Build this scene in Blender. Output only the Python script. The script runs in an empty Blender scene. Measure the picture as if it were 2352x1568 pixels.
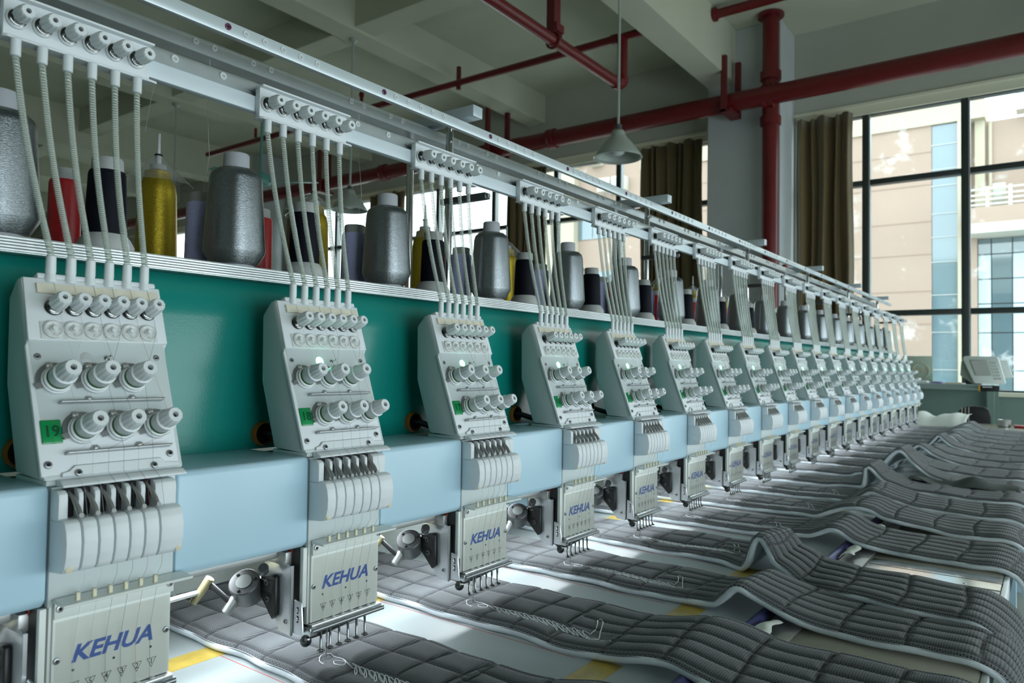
import bpy, bmesh, math, random
import numpy as np
from mathutils import Matrix, Vector

random.seed(7)
rng = np.random.default_rng(7)
SC = bpy.context.scene
COL = SC.collection
ZB = 1.22            # all heights below are measured from the number badges, 1.22 m above the floor

# ------------------------------------------------------------------ camera
yaw, pitch, roll = math.radians(36.3207), math.radians(1.7503), math.radians(0.8882)
FPX = 1690.3
fw = Vector((math.cos(yaw) * math.cos(pitch), math.sin(yaw) * math.cos(pitch), math.sin(pitch)))
r0 = Vector((math.sin(yaw), -math.cos(yaw), 0.0))
u0 = r0.cross(fw)
rt = math.cos(roll) * r0 + math.sin(roll) * u0
up = -math.sin(roll) * r0 + math.cos(roll) * u0
cam_data = bpy.data.cameras.new('camera')
cam = bpy.data.objects.new('camera', cam_data)
COL.objects.link(cam)
cam_data.sensor_width = 36.0
cam_data.lens = FPX / 2352.0 * 36.0
cam_data.clip_start = 0.05
cam_data.clip_end = 200
M = Matrix((rt, up, -fw)).transposed().to_4x4()
M.translation = Vector((-0.34198, -0.85407, 0.07967 + ZB))
cam.matrix_world = M
cam_data.dof.use_dof = True
cam_data.dof.focus_distance = 1.25
cam_data.dof.aperture_fstop = 8.0
SC.camera = cam

# ------------------------------------------------------------------ world, light, exposure
world = bpy.data.worlds.new('sky')
SC.world = world
world.use_nodes = True
bg = world.node_tree.nodes['Background']
bg.inputs['Color'].default_value = (0.83, 0.955, 1.0, 1)
bg.inputs['Strength'].default_value = 4.9
SC.view_settings.view_transform = 'Standard'
SC.view_settings.look = 'None'
SC.view_settings.gamma = 1.0
SC.view_settings.use_curve_mapping = False
SC.view_settings.exposure = 0.0
SC.cycles.use_denoising = True
SC.cycles.max_bounces = 8
SC.cycles.diffuse_bounces = 4
SC.cycles.glossy_bounces = 3
SC.cycles.transparent_max_bounces = 24
SC.cycles.sample_clamp_indirect = 6.0
SC.cycles.caustics_reflective = False
SC.cycles.caustics_refractive = False

def portal(name, loc, rot, sx, sy):
    l = bpy.data.lights.new(name, 'AREA')
    l.shape = 'RECTANGLE'; l.size = sx; l.size_y = sy
    l.cycles.is_portal = True
    o = bpy.data.objects.new(name, l)
    o.location = loc; o.rotation_euler = rot
    COL.objects.link(o)
# daylight portals in the window openings (they only guide the sampling of the sky)
portal('window_portal_end', (8.62, 4.0, ZB + 1.46), (0, math.radians(90), 0), 3.2, 15.0)
portal('window_portal_front', (3.4, -4.25, ZB - .05), (math.radians(90), 0, 0), 9.8, 2.0)

# ------------------------------------------------------------------ materials
MATS = {}
def nd(nt, t, **kw):
    n = nt.nodes.new(t)
    for k, v in kw.items():
        if k in n.inputs: n.inputs[k].default_value = v
        else: setattr(n, k, v)
    return n
def mat(name, color, rough=0.5, metal=0.0, noise=0.0, nscale=40.0, bump=0.0, bscale=200.0, spec=0.5,
        alpha=1.0, emit=None, estr=0.0, coat=0.0, stretch=None, sheen=0.0):
    m = bpy.data.materials.new(name); m.use_nodes = True
    nt = m.node_tree; p = nt.nodes['Principled BSDF']
    p.inputs['Base Color'].default_value = (*color, 1)
    p.inputs['Roughness'].default_value = rough
    p.inputs['Metallic'].default_value = metal
    p.inputs['Specular IOR Level'].default_value = spec
    p.inputs['Alpha'].default_value = alpha
    p.inputs['Coat Weight'].default_value = coat
    p.inputs['Sheen Weight'].default_value = sheen
    if emit:
        p.inputs['Emission Color'].default_value = (*emit, 1)
        p.inputs['Emission Strength'].default_value = estr
    if noise or bump:
        tc = nd(nt, 'ShaderNodeTexCoord')
        mp = nd(nt, 'ShaderNodeMapping')
        if stretch: mp.inputs['Scale'].default_value = stretch
        nt.links.new(tc.outputs['Object'], mp.inputs['Vector'])
        if noise:
            n = nd(nt, 'ShaderNodeTexNoise'); n.inputs['Scale'].default_value = nscale; n.inputs['Detail'].default_value = 4
            nt.links.new(mp.outputs[0], n.inputs['Vector'])
            rp = nd(nt, 'ShaderNodeMapRange')
            rp.inputs['From Min'].default_value = 0.3; rp.inputs['From Max'].default_value = 0.7
            rp.inputs['To Min'].default_value = 1 - noise; rp.inputs['To Max'].default_value = 1 + noise
            nt.links.new(n.outputs[0], rp.inputs['Value'])
            mx = nd(nt, 'ShaderNodeMix'); mx.data_type = 'RGBA'; mx.blend_type = 'MULTIPLY'
            mx.inputs['Factor'].default_value = 1
            mx.inputs['A'].default_value = (*color, 1)
            nt.links.new(rp.outputs[0], mx.inputs['B'])
            nt.links.new(mx.outputs['Result'], p.inputs['Base Color'])
        if bump:
            n2 = nd(nt, 'ShaderNodeTexNoise'); n2.inputs['Scale'].default_value = bscale; n2.inputs['Detail'].default_value = 3
            nt.links.new(mp.outputs[0], n2.inputs['Vector'])
            b = nd(nt, 'ShaderNodeBump'); b.inputs['Strength'].default_value = bump; b.inputs['Distance'].default_value = 0.002
            nt.links.new(n2.outputs[0], b.inputs['Height'])
            nt.links.new(b.outputs[0], p.inputs['Normal'])
    MATS[name] = m
    return m

mat('white_plastic', (0.725, 0.77, 0.79), 0.42, noise=0.02, nscale=8)
mat('case_grey', (0.58, 0.64, 0.645), 0.45)
mat('knob_white', (0.72, 0.765, 0.78), 0.40)
mat('ivory_plate', (0.73, 0.77, 0.73), 0.32, noise=0.03, nscale=18)
mat('ivory_peg', (0.72, 0.68, 0.50), 0.5)
mat('felt', (0.70, 0.67, 0.55), 0.95, noise=0.08, nscale=60)
mat('clear_white', (0.80, 0.83, 0.81), 0.18, alpha=0.72)
mat('chrome', (0.62, 0.63, 0.63), 0.13, metal=1.0)
mat('steel', (0.66, 0.68, 0.69), 0.30, metal=0.85, noise=0.12, nscale=25)
mat('screw_metal', (0.33, 0.35, 0.36), 0.34, metal=0.85)
mat('bright_steel', (0.74, 0.77, 0.80), 0.26, metal=0.6, noise=0.08, nscale=30)
mat('guide_steel', (0.46, 0.48, 0.49), 0.36, metal=0.8)
mat('steel_rough', (0.50, 0.51, 0.50), 0.42, metal=0.85)
mat('lever_grey', (0.34, 0.35, 0.34), 0.35, metal=0.7)
mat('black_metal', (0.010, 0.011, 0.012), 0.42)
mat('dark_hole', (0.006, 0.006, 0.006), 0.8)
mat('motor_grey', (0.085, 0.09, 0.092), 0.4, metal=0.4)
mat('motor_cap', (0.24, 0.26, 0.255), 0.4, metal=0.3)
mat('tarnish', (0.26, 0.24, 0.13), 0.45, metal=0.5)
mat('red_plastic', (0.35, 0.03, 0.03), 0.4)
mat('green_felt', (0.035, 0.13, 0.035), 0.8)
mat('badge_green', (0.0, 0.27, 0.075), 0.18, coat=0.5)
mat('badge_ink', (0.001, 0.055, 0.02), 0.4)
mat('brand_blue', (0.015, 0.09, 0.42), 0.4, noise=0.05, nscale=300)
mat('ink_black', (0.03, 0.035, 0.035), 0.5)
mat('led_green', (0.5, 1.0, 0.75), 0.3, emit=(0.14, 1.0, 0.50), estr=11.0)
mat('led_off', (0.52, 0.55, 0.55), 0.3)
mat('thread_dark', (0.05, 0.07, 0.08), 0.7)
mat('thread_pale', (0.55, 0.56, 0.55), 0.6)
mat('thread_redline', (0.40, 0.10, 0.08), 0.7)
mat('beam_blue', (0.46, 0.66, 0.77), 0.34, noise=0.015, nscale=5)
mat('teal_paint', (0.005, 0.235, 0.200), 0.24, bump=0.07, bscale=300, noise=0.04, nscale=4)
mat('aluminium', (0.72, 0.75, 0.76), 0.34, metal=0.55)
mat('rail_white', (0.64, 0.72, 0.75), 0.30, metal=0.25)
mat('rail_tube', (0.52, 0.57, 0.59), 0.30, metal=0.45, noise=0.05, nscale=30)
mat('bar_blue_white', (0.66, 0.75, 0.80), 0.35)
mat('eyelet_white', (0.72, 0.76, 0.78), 0.25)
mat('eyelet_purple', (0.16, 0.045, 0.11), 0.25)
mat('bracket_grey', (0.50, 0.58, 0.62), 0.35, metal=0.2)
mat('orange_rubber', (0.28, 0.11, 0.012), 0.6)
mat('spring', (0.84, 0.85, 0.78), 0.35, metal=0.25)
mat('dark_chrome', (0.20, 0.21, 0.21), 0.16, metal=1.0)
mat('spool_core', (0.52, 0.54, 0.58), 0.5)
mat('core_grey', (0.42, 0.44, 0.43), 0.5)
mat('core_base', (0.50, 0.52, 0.51), 0.5)
mat('red_pipe', (0.125, 0.007, 0.009), 0.36, noise=0.08, nscale=6)
mat('red_dark', (0.12, 0.012, 0.014), 0.5)
mat('wall_paint', (0.47, 0.49, 0.43), 0.9, noise=0.03, nscale=2)
mat('column_paint', (0.52, 0.56, 0.57), 0.85, noise=0.03, nscale=3)
mat('ceiling_paint', (0.52, 0.535, 0.43), 0.9, noise=0.03, nscale=2)
mat('green_dado', (0.18, 0.27, 0.235), 0.6, noise=0.04, nscale=3)
mat('floor_grey', (0.36, 0.38, 0.33), 0.35, noise=0.08, nscale=3)
mat('mullion_dark', (0.035, 0.045, 0.045), 0.4)
mat('mullion_alu', (0.35, 0.38, 0.38), 0.4, metal=0.4)
mat('lintel_cream', (0.72, 0.72, 0.58), 0.8)
mat('curtain', (0.135, 0.095, 0.036), 0.55, noise=0.15, nscale=1.2, stretch=(6, 6, 0.3), sheen=0.3)
mat('lamp_enamel', (0.40, 0.45, 0.42), 0.35, metal=0.2)
mat('lamp_inside', (0.40, 0.46, 0.44), 0.3, metal=0.4)
mat('bulb', (0.75, 0.80, 0.78), 0.2)
mat('fan_teal', (0.10, 0.32, 0.28), 0.4)
mat('facade_peach', (0.335, 0.24, 0.188), 0.9, noise=0.05, nscale=0.5)
mat('facade_cream', (0.42, 0.37, 0.275), 0.9)
mat('facade_white', (0.523, 0.509, 0.44), 0.8)
mat('facade_glass', (0.075, 0.12, 0.14), 0.06, metal=0.0, spec=1.0, coat=1.0)
mat('pane_sky_reflection', (0.464, 0.592, 0.624), 0.3)  # opaque pale cyan: sky reflection painted as the pane colour
mat('facade_band', (0.30, 0.205, 0.16), 0.9)
mat('facade_glass_blue', (0.09, 0.15, 0.18), 0.08, spec=1.0, coat=1.0)
mat('paving', (0.42, 0.41, 0.38), 0.9)
mat('table_white', (0.30, 0.345, 0.345), 0.42, noise=0.03, nscale=6)
mat('table_beige', (0.40, 0.385, 0.32), 0.22, noise=0.03, nscale=4)
mat('tape_yellow', (0.42, 0.31, 0.06), 0.35, noise=0.2, nscale=30)
mat('red_ink', (0.55, 0.06, 0.06), 0.6)
mat('purple_tube', (0.10, 0.10, 0.28), 0.4)
mat('foam', (0.66, 0.73, 0.77), 0.95, noise=0.06, nscale=60, bump=0.4, bscale=300)
mat('embroidery', (0.62, 0.66, 0.68), 0.45)
mat('paper_white', (0.80, 0.83, 0.78), 0.8)
mat('paper_beige', (0.70, 0.62, 0.48), 0.8)
mat('paper_purple', (0.25, 0.2, 0.45), 0.7)
mat('controller_white', (0.72, 0.78, 0.76), 0.45)
mat('controller_edge', (0.42, 0.50, 0.47), 0.5)
mat('screen', (0.50, 0.52, 0.50), 0.15, noise=0.1, nscale=3)
mat('key_grey', (0.60, 0.66, 0.64), 0.5)
mat('chair_black', (0.012, 0.012, 0.014), 0.6)
mat('chair_stripe', (0.45, 0.45, 0.40), 0.6)
mat('yellow_plastic', (0.65, 0.33, 0.02), 0.4)
mat('ledge_blue', (0.34, 0.42, 0.42), 0.5)
mat('cup_metal', (0.55, 0.58, 0.58), 0.3, metal=0.8)

def thread_mat(name, color, metal, rough, bump):
    m = mat(name, color, rough, metal=metal, spec=0.12 if 'black' in name else 0.6)
    nt = m.node_tree; p = nt.nodes['Principled BSDF']
    tc = nd(nt, 'ShaderNodeTexCoord')
    mp = nd(nt, 'ShaderNodeMapping'); mp.inputs['Scale'].default_value = (1, 1, 5)
    nt.links.new(tc.outputs['Object'], mp.inputs['Vector'])
    n = nd(nt, 'ShaderNodeTexNoise'); n.inputs['Scale'].default_value = 320; n.inputs['Detail'].default_value = 2
    nt.links.new(mp.outputs[0], n.inputs['Vector'])
    rp = nd(nt, 'ShaderNodeMapRange')
    rp.inputs['From Min'].default_value = .25; rp.inputs['From Max'].default_value = .75
    rp.inputs['To Min'].default_value = .72; rp.inputs['To Max'].default_value = 1.25
    nt.links.new(n.outputs[0], rp.inputs['Value'])
    mx = nd(nt, 'ShaderNodeMix'); mx.data_type = 'RGBA'; mx.blend_type = 'MULTIPLY'
    mx.inputs['Factor'].default_value = 1; mx.inputs['A'].default_value = (*color, 1)
    nt.links.new(rp.outputs[0], mx.inputs['B'])
    nt.links.new(mx.outputs['Result'], p.inputs['Base Color'])
    b = nd(nt, 'ShaderNodeBump'); b.inputs['Strength'].default_value = bump; b.inputs['Distance'].default_value = 0.001
    nt.links.new(n.outputs[0], b.inputs['Height'])
    nt.links.new(b.outputs[0], p.inputs['Normal'])
thread_mat('silver_thread', (0.31, 0.34, 0.36), 1.0, 0.29, 0.4)
thread_mat('gold_thread', (0.50, 0.37, 0.03), 0.85, 0.34, 0.6)
thread_mat('black_thread', (0.006, 0.007, 0.012), 0.0, 0.6, 0.2)
thread_mat('lavender_thread', (0.54, 0.57, 0.92), 0.0, 0.35, 0.3)
thread_mat('red_thread', (0.46, 0.008, 0.012), 0.0, 0.38, 0.3)

def clear_mat(name, color, mixf, rough, edge):
    """thin clear plastic or glass: mostly transparent, glossy at grazing angles, plus a little haze"""
    m = bpy.data.materials.new(name); m.use_nodes = True; nt = m.node_tree
    for n in list(nt.nodes): nt.nodes.remove(n)
    out = nd(nt, 'ShaderNodeOutputMaterial')
    tr = nd(nt, 'ShaderNodeBsdfTransparent'); tr.inputs['Color'].default_value = (*color, 1)
    df = nd(nt, 'ShaderNodeBsdfDiffuse'); df.inputs['Color'].default_value = (*edge, 1)
    gl = nd(nt, 'ShaderNodeBsdfGlossy'); gl.inputs['Roughness'].default_value = rough
    lw = nd(nt, 'ShaderNodeLayerWeight'); lw.inputs['Blend'].default_value = 0.5
    pw = nd(nt, 'ShaderNodeMath'); pw.operation = 'POWER'; pw.inputs[1].default_value = 4.0
    fr = nd(nt, 'ShaderNodeMath'); fr.operation = 'MULTIPLY_ADD'; fr.inputs[1].default_value = 0.75; fr.inputs[2].default_value = 0.035
    nt.links.new(lw.outputs['Facing'], pw.inputs[0]); nt.links.new(pw.outputs[0], fr.inputs[0])
    m1 = nd(nt, 'ShaderNodeMixShader'); m2 = nd(nt, 'ShaderNodeMixShader')
    m1.inputs[0].default_value = mixf
    nt.links.new(tr.outputs[0], m1.inputs[1]); nt.links.new(df.outputs[0], m1.inputs[2])
    nt.links.new(fr.outputs[0], m2.inputs[0])
    nt.links.new(m1.outputs[0], m2.inputs[1]); nt.links.new(gl.outputs[0], m2.inputs[2])
    nt.links.new(m2.outputs[0], out.inputs[0])
    MATS[name] = m
    return m
clear_mat('clear_tube', (0.95, 0.98, 0.96), 0.20, 0.1, (0.82, 0.92, 0.87))
clear_mat('clear_hood', (0.93, 0.94, 0.95), 0.14, 0.12, (0.7, 0.72, 0.75))
clear_mat('clear_film', (0.97, 0.97, 0.96), 0.03, 0.08, (0.8, 0.8, 0.76))
gm = clear_mat('window_glass', (0.95, 0.985, 0.98), 0.02, 0.03, (0.8, 0.82, 0.8))
nt = gm.node_tree
ms = [n for n in nt.nodes if n.type == 'MIX_SHADER' and not n.inputs[0].is_linked][0]
tl_ = nd(nt, 'ShaderNodeBsdfTranslucent'); tl_.inputs['Color'].default_value = (.9, .93, .92, 1)
nt.links.new(tl_.outputs[0], ms.inputs[2])
tc = nd(nt, 'ShaderNodeTexCoord'); nz = nd(nt, 'ShaderNodeTexNoise')
nz.inputs['Scale'].default_value = 2.3; nz.inputs['Detail'].default_value = 7; nz.inputs['Roughness'].default_value = 0.68
nt.links.new(tc.outputs['Object'], nz.inputs['Vector'])
rp = nd(nt, 'ShaderNodeMapRange'); rp.inputs['From Min'].default_value = .58; rp.inputs['From Max'].default_value = .74
rp.inputs['To Min'].default_value = .015; rp.inputs['To Max'].default_value = .5
nt.links.new(nz.outputs[0], rp.inputs['Value']); nt.links.new(rp.outputs[0], ms.inputs[0])

def quilt_mat():
    m = mat('quilt_fabric', (0.2, 0.2, 0.2), 0.95, spec=0.2, sheen=0.25)
    nt = m.node_tree; p = nt.nodes['Principled BSDF']
    uv = nd(nt, 'ShaderNodeUVMap')
    sep = nd(nt, 'ShaderNodeSeparateXYZ'); nt.links.new(uv.outputs[0], sep.inputs[0])
    def math_(op, a, b=None, c=None):
        n = nd(nt, 'ShaderNodeMath'); n.operation = op
        for i, v in enumerate((a, b, c)):
            if v is None: continue
            if isinstance(v, (int, float)): n.inputs[i].default_value = v
            else: nt.links.new(v, n.inputs[i])
        return n.outputs[0]
    # knitted mesh: staggered dark holes about 3 mm apart
    gx = math_('MULTIPLY', sep.outputs[0], 1 / 0.0028)
    gy = math_('MULTIPLY', sep.outputs[1], 1 / 0.0038)
    row = math_('FLOOR', gy)
    off = math_('MULTIPLY', math_('MODULO', math_('ABSOLUTE', row), 2.0), 0.5)
    fx = math_('SUBTRACT', math_('FRACT', math_('ADD', gx, off)), 0.5)
    fy = math_('SUBTRACT', math_('FRACT', gy), 0.5)
    d = math_('ADD', math_('MULTIPLY', math_('MULTIPLY', fx, fx), 1.0), math_('MULTIPLY', math_('MULTIPLY', fy, fy), 2.2))
    hole = nd(nt, 'ShaderNodeMapRange'); hole.inputs['From Min'].default_value = .05; hole.inputs['From Max'].default_value = .16
    nt.links.new(d, hole.inputs['Value'])
    nz = nd(nt, 'ShaderNodeTexNoise'); nz.inputs['Scale'].default_value = 900; nz.inputs['Detail'].default_value = 2
    nt.links.new(uv.outputs[0], nz.inputs['Vector'])
    st = nd(nt, 'ShaderNodeAttribute'); st.attribute_name = 'stitch'
    v = math_('MULTIPLY', hole.outputs[0], math_('MULTIPLY_ADD', nz.outputs[0], 0.5, 0.75))
    v = math_('MULTIPLY', v, math_('SUBTRACT', 1.0, math_('MULTIPLY', st.outputs['Fac'], 0.85)))
    mx = nd(nt, 'ShaderNodeMix'); mx.data_type = 'RGBA'
    mx.inputs['A'].default_value = (0.007, 0.009, 0.011, 1)
    mx.inputs['B'].default_value = (0.108, 0.120, 0.126, 1)
    nt.links.new(v, mx.inputs['Factor'])
    nt.links.new(mx.outputs['Result'], p.inputs['Base Color'])
    b = nd(nt, 'ShaderNodeBump'); b.inputs['Strength'].default_value = 0.5; b.inputs['Distance'].default_value = 0.001
    nt.links.new(hole.outputs[0], b.inputs['Height']); nt.links.new(b.outputs[0], p.inputs['Normal'])
quilt_mat()

# ------------------------------------------------------------------ mesh helpers
class MB:
    """collects geometry for ONE mesh"""
    def __init__(s): s.v = []; s.f = []
    def add(s, v, f, mtx=None):
        o = len(s.v)
        for p in v: s.v.append(tuple(mtx @ Vector(p)) if mtx else tuple(p))
        for q in f: s.f.append(tuple(i + o for i in q))
        return s
    def box(s, x0, x1, y0, y1, z0, z1, bev=0.0, seg=2, mtx=None):
        v = [(x0, y0, z0), (x1, y0, z0), (x1, y1, z0), (x0, y1, z0), (x0, y0, z1), (x1, y0, z1), (x1, y1, z1), (x0, y1, z1)]
        f = [(3, 2, 1, 0), (4, 5, 6, 7), (0, 1, 5, 4), (1, 2, 6, 5), (2, 3, 7, 6), (3, 0, 4, 7)]
        if bev > 0:
            bm = bmesh.new()
            vs = [bm.verts.new(p) for p in v]
            for q in f: bm.faces.new([vs[i] for i in q])
            bmesh.ops.bevel(bm, geom=bm.edges[:], offset=bev, segments=seg, profile=0.5, affect='EDGES')
            return s.frombm(bm, mtx)
        return s.add(v, f, mtx)
    def frombm(s, bm, mtx=None):
        bm.verts.index_update()
        s.add([tuple(v.co) for v in bm.verts], [tuple(v.index for v in f.verts) for f in bm.faces], mtx)
        bm.free(); return s
    def prism(s, poly, a, b, axis='x', bev=0.0, seg=2, mtx=None):
        """poly in the other two axes (cyclic order), extruded a..b along axis"""
        def P(p, t):
            if axis == 'x': return (t, p[0], p[1])
            if axis == 'y': return (p[0], t, p[1])
            return (p[0], p[1], t)
        bm = bmesh.new()
        A = [bm.verts.new(P(p, a)) for p in poly]; Bv = [bm.verts.new(P(p, b)) for p in poly]
        n = len(poly)
        bm.faces.new(A[::-1]); bm.faces.new(Bv)
        for i in range(n): bm.faces.new((A[i], A[(i + 1) % n], Bv[(i + 1) % n], Bv[i]))
        bmesh.ops.recalc_face_normals(bm, faces=bm.faces[:])
        if bev > 0:
            bmesh.ops.bevel(bm, geom=bm.edges[:], offset=bev, segments=seg, profile=0.5, affect='EDGES', clamp_overlap=True)
        return s.frombm(bm, mtx)
    def lathe(s, prof, n=24, mtx=None, ribs=None, cap=True):
        """prof list of (r, z) about local z; ribs = (first, last, depth) rows alternate the radius"""
        v = []; f = []
        for k, (r, z) in enumerate(prof):
            for j in range(n):
                a = 2 * math.pi * j / n
                rr = r
                if ribs and ribs[0] <= k <= ribs[1] and (j // 2) % 2: rr = r * (1 - ribs[2])
                v.append((rr * math.cos(a), rr * math.sin(a), z))
        for k in range(len(prof) - 1):
            for j in range(n):
                j2 = (j + 1) % n
                f.append((k * n + j, k * n + j2, (k + 1) * n + j2, (k + 1) * n + j))
        if cap:
            f.append(tuple(range(n))[::-1]); f.append(tuple((len(prof) - 1) * n + j for j in range(n)))
        return s.add(v, f, mtx)
    def tube(s, pts, r, n=8, cap=True, closed=False):
        pts = [Vector(p) for p in pts]; v = []; f = []
        m = len(pts); N = None
        for i, p in enumerate(pts):
            a = pts[max(i - 1, 0)]; b = pts[min(i + 1, m - 1)]
            if closed: a = pts[(i - 1) % m]; b = pts[(i + 1) % m]
            t = (b - a).normalized()
            if N is None:
                N = t.cross(Vector((0, 0, 1)))
                if N.length < 1e-3: N = t.cross(Vector((0, 1, 0)))
            N = (N - t * N.dot(t)).normalized(); Bn = t.cross(N)
            rr = r[i] if isinstance(r, (list, tuple)) else r
            for j in range(n):
                g = 2 * math.pi * j / n
                v.append(tuple(p + (N * math.cos(g) + Bn * math.sin(g)) * rr))
        for i in range(m if closed else m - 1):
            i2 = (i + 1) % m
            for j in range(n):
                j2 = (j + 1) % n
                f.append((i * n + j, i * n + j2, i2 * n + j2, i2 * n + j))
        if cap and not closed:
            f.append(tuple(range(n))[::-1]); f.append(tuple((m - 1) * n + j for j in range(n)))
        return s.add(v, f)

def axis_mtx(p, d):
    """local z along d, origin p"""
    d = Vector(d).normalized()
    q = d.to_track_quat('Z', 'Y')
    return Matrix.Translation(Vector(p)) @ q.to_matrix().to_4x4()

def mesh_from(name, mb, smooth=True, angle=38):
    me = bpy.data.meshes.new(name)
    me.from_pydata(mb.v, [], mb.f); me.validate(); me.update()
    bm = bmesh.new(); bm.from_mesh(me); bmesh.ops.recalc_face_normals(bm, faces=bm.faces[:]); bm.to_mesh(me); bm.free()
    if smooth:
        me.shade_smooth(); me.set_sharp_from_angle(angle=math.radians(angle))
    return me

def tag(o, label=None, cat=None, group=None, kind=None):
    if label: o['label'] = label
    if cat: o['category'] = cat
    if group: o['group'] = group
    if kind: o['kind'] = kind
    return o

def root(name, loc, label, cat, group=None, kind=None):
    o = bpy.data.objects.new(name, None)
    o.empty_display_size = 0.05
    o.location = (loc[0], loc[1], loc[2] + ZB)
    COL.objects.link(o)
    o['_o'] = (loc[0], loc[1], loc[2])
    return tag(o, label, cat, group, kind)

def base_of(par):
    r = par
    while r.parent: r = r.parent
    if '_o' in r: return Vector(r['_o'])
    return Vector((r.location.x, r.location.y, r.location.z - ZB))

def obj(name, mb, m, parent=None, small=False, label=None, smooth=True, angle=38):
    """a part: vertices are given in scene coordinates (height from the badges) and made local to the thing"""
    if parent is not None:
        b = base_of(parent)
        o0 = MB(); o0.v = [(x - b.x, y - b.y, z - b.z) for x, y, z in mb.v]; o0.f = mb.f
        ob = bpy.data.objects.new(name, mesh_from(name, o0, smooth, angle))
        ob.parent = parent
    else:
        xs = [p[0] for p in mb.v]; ys = [p[1] for p in mb.v]; zs = [p[2] for p in mb.v]
        c = ((min(xs) + max(xs)) / 2, (min(ys) + max(ys)) / 2, min(zs))
        o0 = MB(); o0.v = [(x - c[0], y - c[1], z - c[2]) for x, y, z in mb.v]; o0.f = mb.f
        ob = bpy.data.objects.new(name, mesh_from(name, o0, smooth, angle))
        ob.location = (c[0], c[1], c[2] + ZB)
    if m: ob.data.materials.append(MATS[m])
    COL.objects.link(ob)
    if small: ob['_small'] = 1
    if label: ob['label'] = label
    return ob

def struct(name, mb, m, parent=None, smooth=False):
    o = obj(name, mb, m, parent, smooth=smooth)
    o['kind'] = 'structure'
    return o

def like(src, parent, delta=(0, 0, 0)):
    """another piece that shares the mesh of src, shifted by delta inside the same thing"""
    c = src.copy(); COL.objects.link(c); c.parent = parent
    c.location = src.location + Vector(delta)
    return c

def copy_tree(o, parent=None, detail=True):
    if not detail and '_small' in o: return None
    c = o.copy(); COL.objects.link(c); c.parent = parent
    for ch in o.children: copy_tree(ch, c, detail)
    return c

def text_mb(body, size, shear=0.0, bold=0.0, depth=0.0, align='CENTER', sx=1.0):
    cu = bpy.data.curves.new('txt', 'FONT'); cu.body = body; cu.size = size; cu.shear = shear; cu.offset = bold
    cu.extrude = depth; cu.align_x = align; cu.align_y = 'CENTER'; cu.resolution_u = 3
    to = bpy.data.objects.new('txt', cu); COL.objects.link(to)
    me = to.to_mesh()
    mb = MB()
    mb.add([(v.co.x * sx, v.co.y, v.co.z) for v in me.vertices], [tuple(p.vertices) for p in me.polygons])
    to.to_mesh_clear(); bpy.data.objects.remove(to); bpy.data.curves.remove(cu)
    return mb

def xf(mb, mtx):
    o = MB(); o.v = [tuple(mtx @ Vector(p)) for p in mb.v]; o.f = mb.f
    return o

ORD = ['nearest', 'second', 'third', 'fourth', 'fifth', 'sixth', 'seventh', 'eighth', 'ninth', 'tenth', 'eleventh', 'twelfth',
       'thirteenth', 'fourteenth', 'fifteenth', 'sixteenth', 'seventeenth', 'eighteenth', 'farthest']
PITCH = 0.33
NH = 19

# ================================================================== THE ROOM
FZ = -ZB                     # floor
CZ = 4.0                     # ceiling slab
XW = 8.5                     # end wall with the windows (inner face)
SILL, LINT = -0.14, 3.05
X0, Y0, Y1 = -4.5, -4.1, 23.0
struct('floor', MB().box(X0 - .3, XW + .3, Y0 - .3, Y1 + .3, FZ - .2, FZ), 'floor_grey')
struct('ceiling', MB().box(X0 - .3, XW + .3, Y0 - .3, Y1 + .3, CZ, CZ + .2), 'ceiling_paint')
struct('wall_left', MB().box(X0 - .25, X0, Y0, Y1, FZ, CZ), 'wall_paint')
struct('wall_back', MB().box(X0 - .25, XW + .25, Y1, Y1 + .25, FZ, CZ), 'wall_paint')
# front wall, behind the photographer, with a long run of windows
FW0, FW1 = -1.05, .95
struct('wall_front', MB().box(X0 - .25, XW + .25, Y0 - .25, Y0, FZ, FW0), 'wall_paint')
struct('wall_front', MB().box(X0 - .25, XW + .25, Y0 - .25, Y0, FW1, CZ), 'wall_paint')
for xa, xb in ((X0 - .25, -1.5), (1.7, 1.85), (5.0, 5.15), (8.3, XW + .25)):
    struct('wall_front', MB().box(xa, xb, Y0 - .25, Y0, FW0, FW1), 'wall_paint')
# end wall: dado below the sill, spandrel beam above the lintel, solid piers
struct('wall_end', MB().box(XW, XW + .25, Y0, Y1, FZ, SILL), 'green_dado')
struct('wall_end', MB().box(XW, XW + .25, Y0, Y1, LINT, CZ), 'wall_paint')
for ya, yb in ((Y0, -3.6), (1.56, 2.6), (11.1, 12.2), (16.8, 17.9), (21.6, Y1)):
    struct('wall_end', MB().box(XW, XW + .25, ya, yb, SILL, LINT), 'wall_paint')
struct('trim_1', MB().box(XW - .02, XW + .12, Y0, Y1, LINT - .035, LINT + .0, .004), 'lintel_cream')
struct('trim_2', MB().box(XW + .03, XW + .2, Y0, Y1, LINT - .12, LINT - .036), 'lintel_cream')
struct('trim_3', MB().box(XW - .10, XW + .02, Y0, Y1, SILL - .03, SILL + .012, .005), 'lintel_cream')
# columns
struct('wall_column', MB().box(7.97, XW + .01, 1.58, 2.43, FZ, CZ, .01), 'column_paint')
struct('wall_column', MB().box(7.97, XW + .01, 11.2, 12.1, FZ, CZ, .01), 'column_paint')
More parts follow.
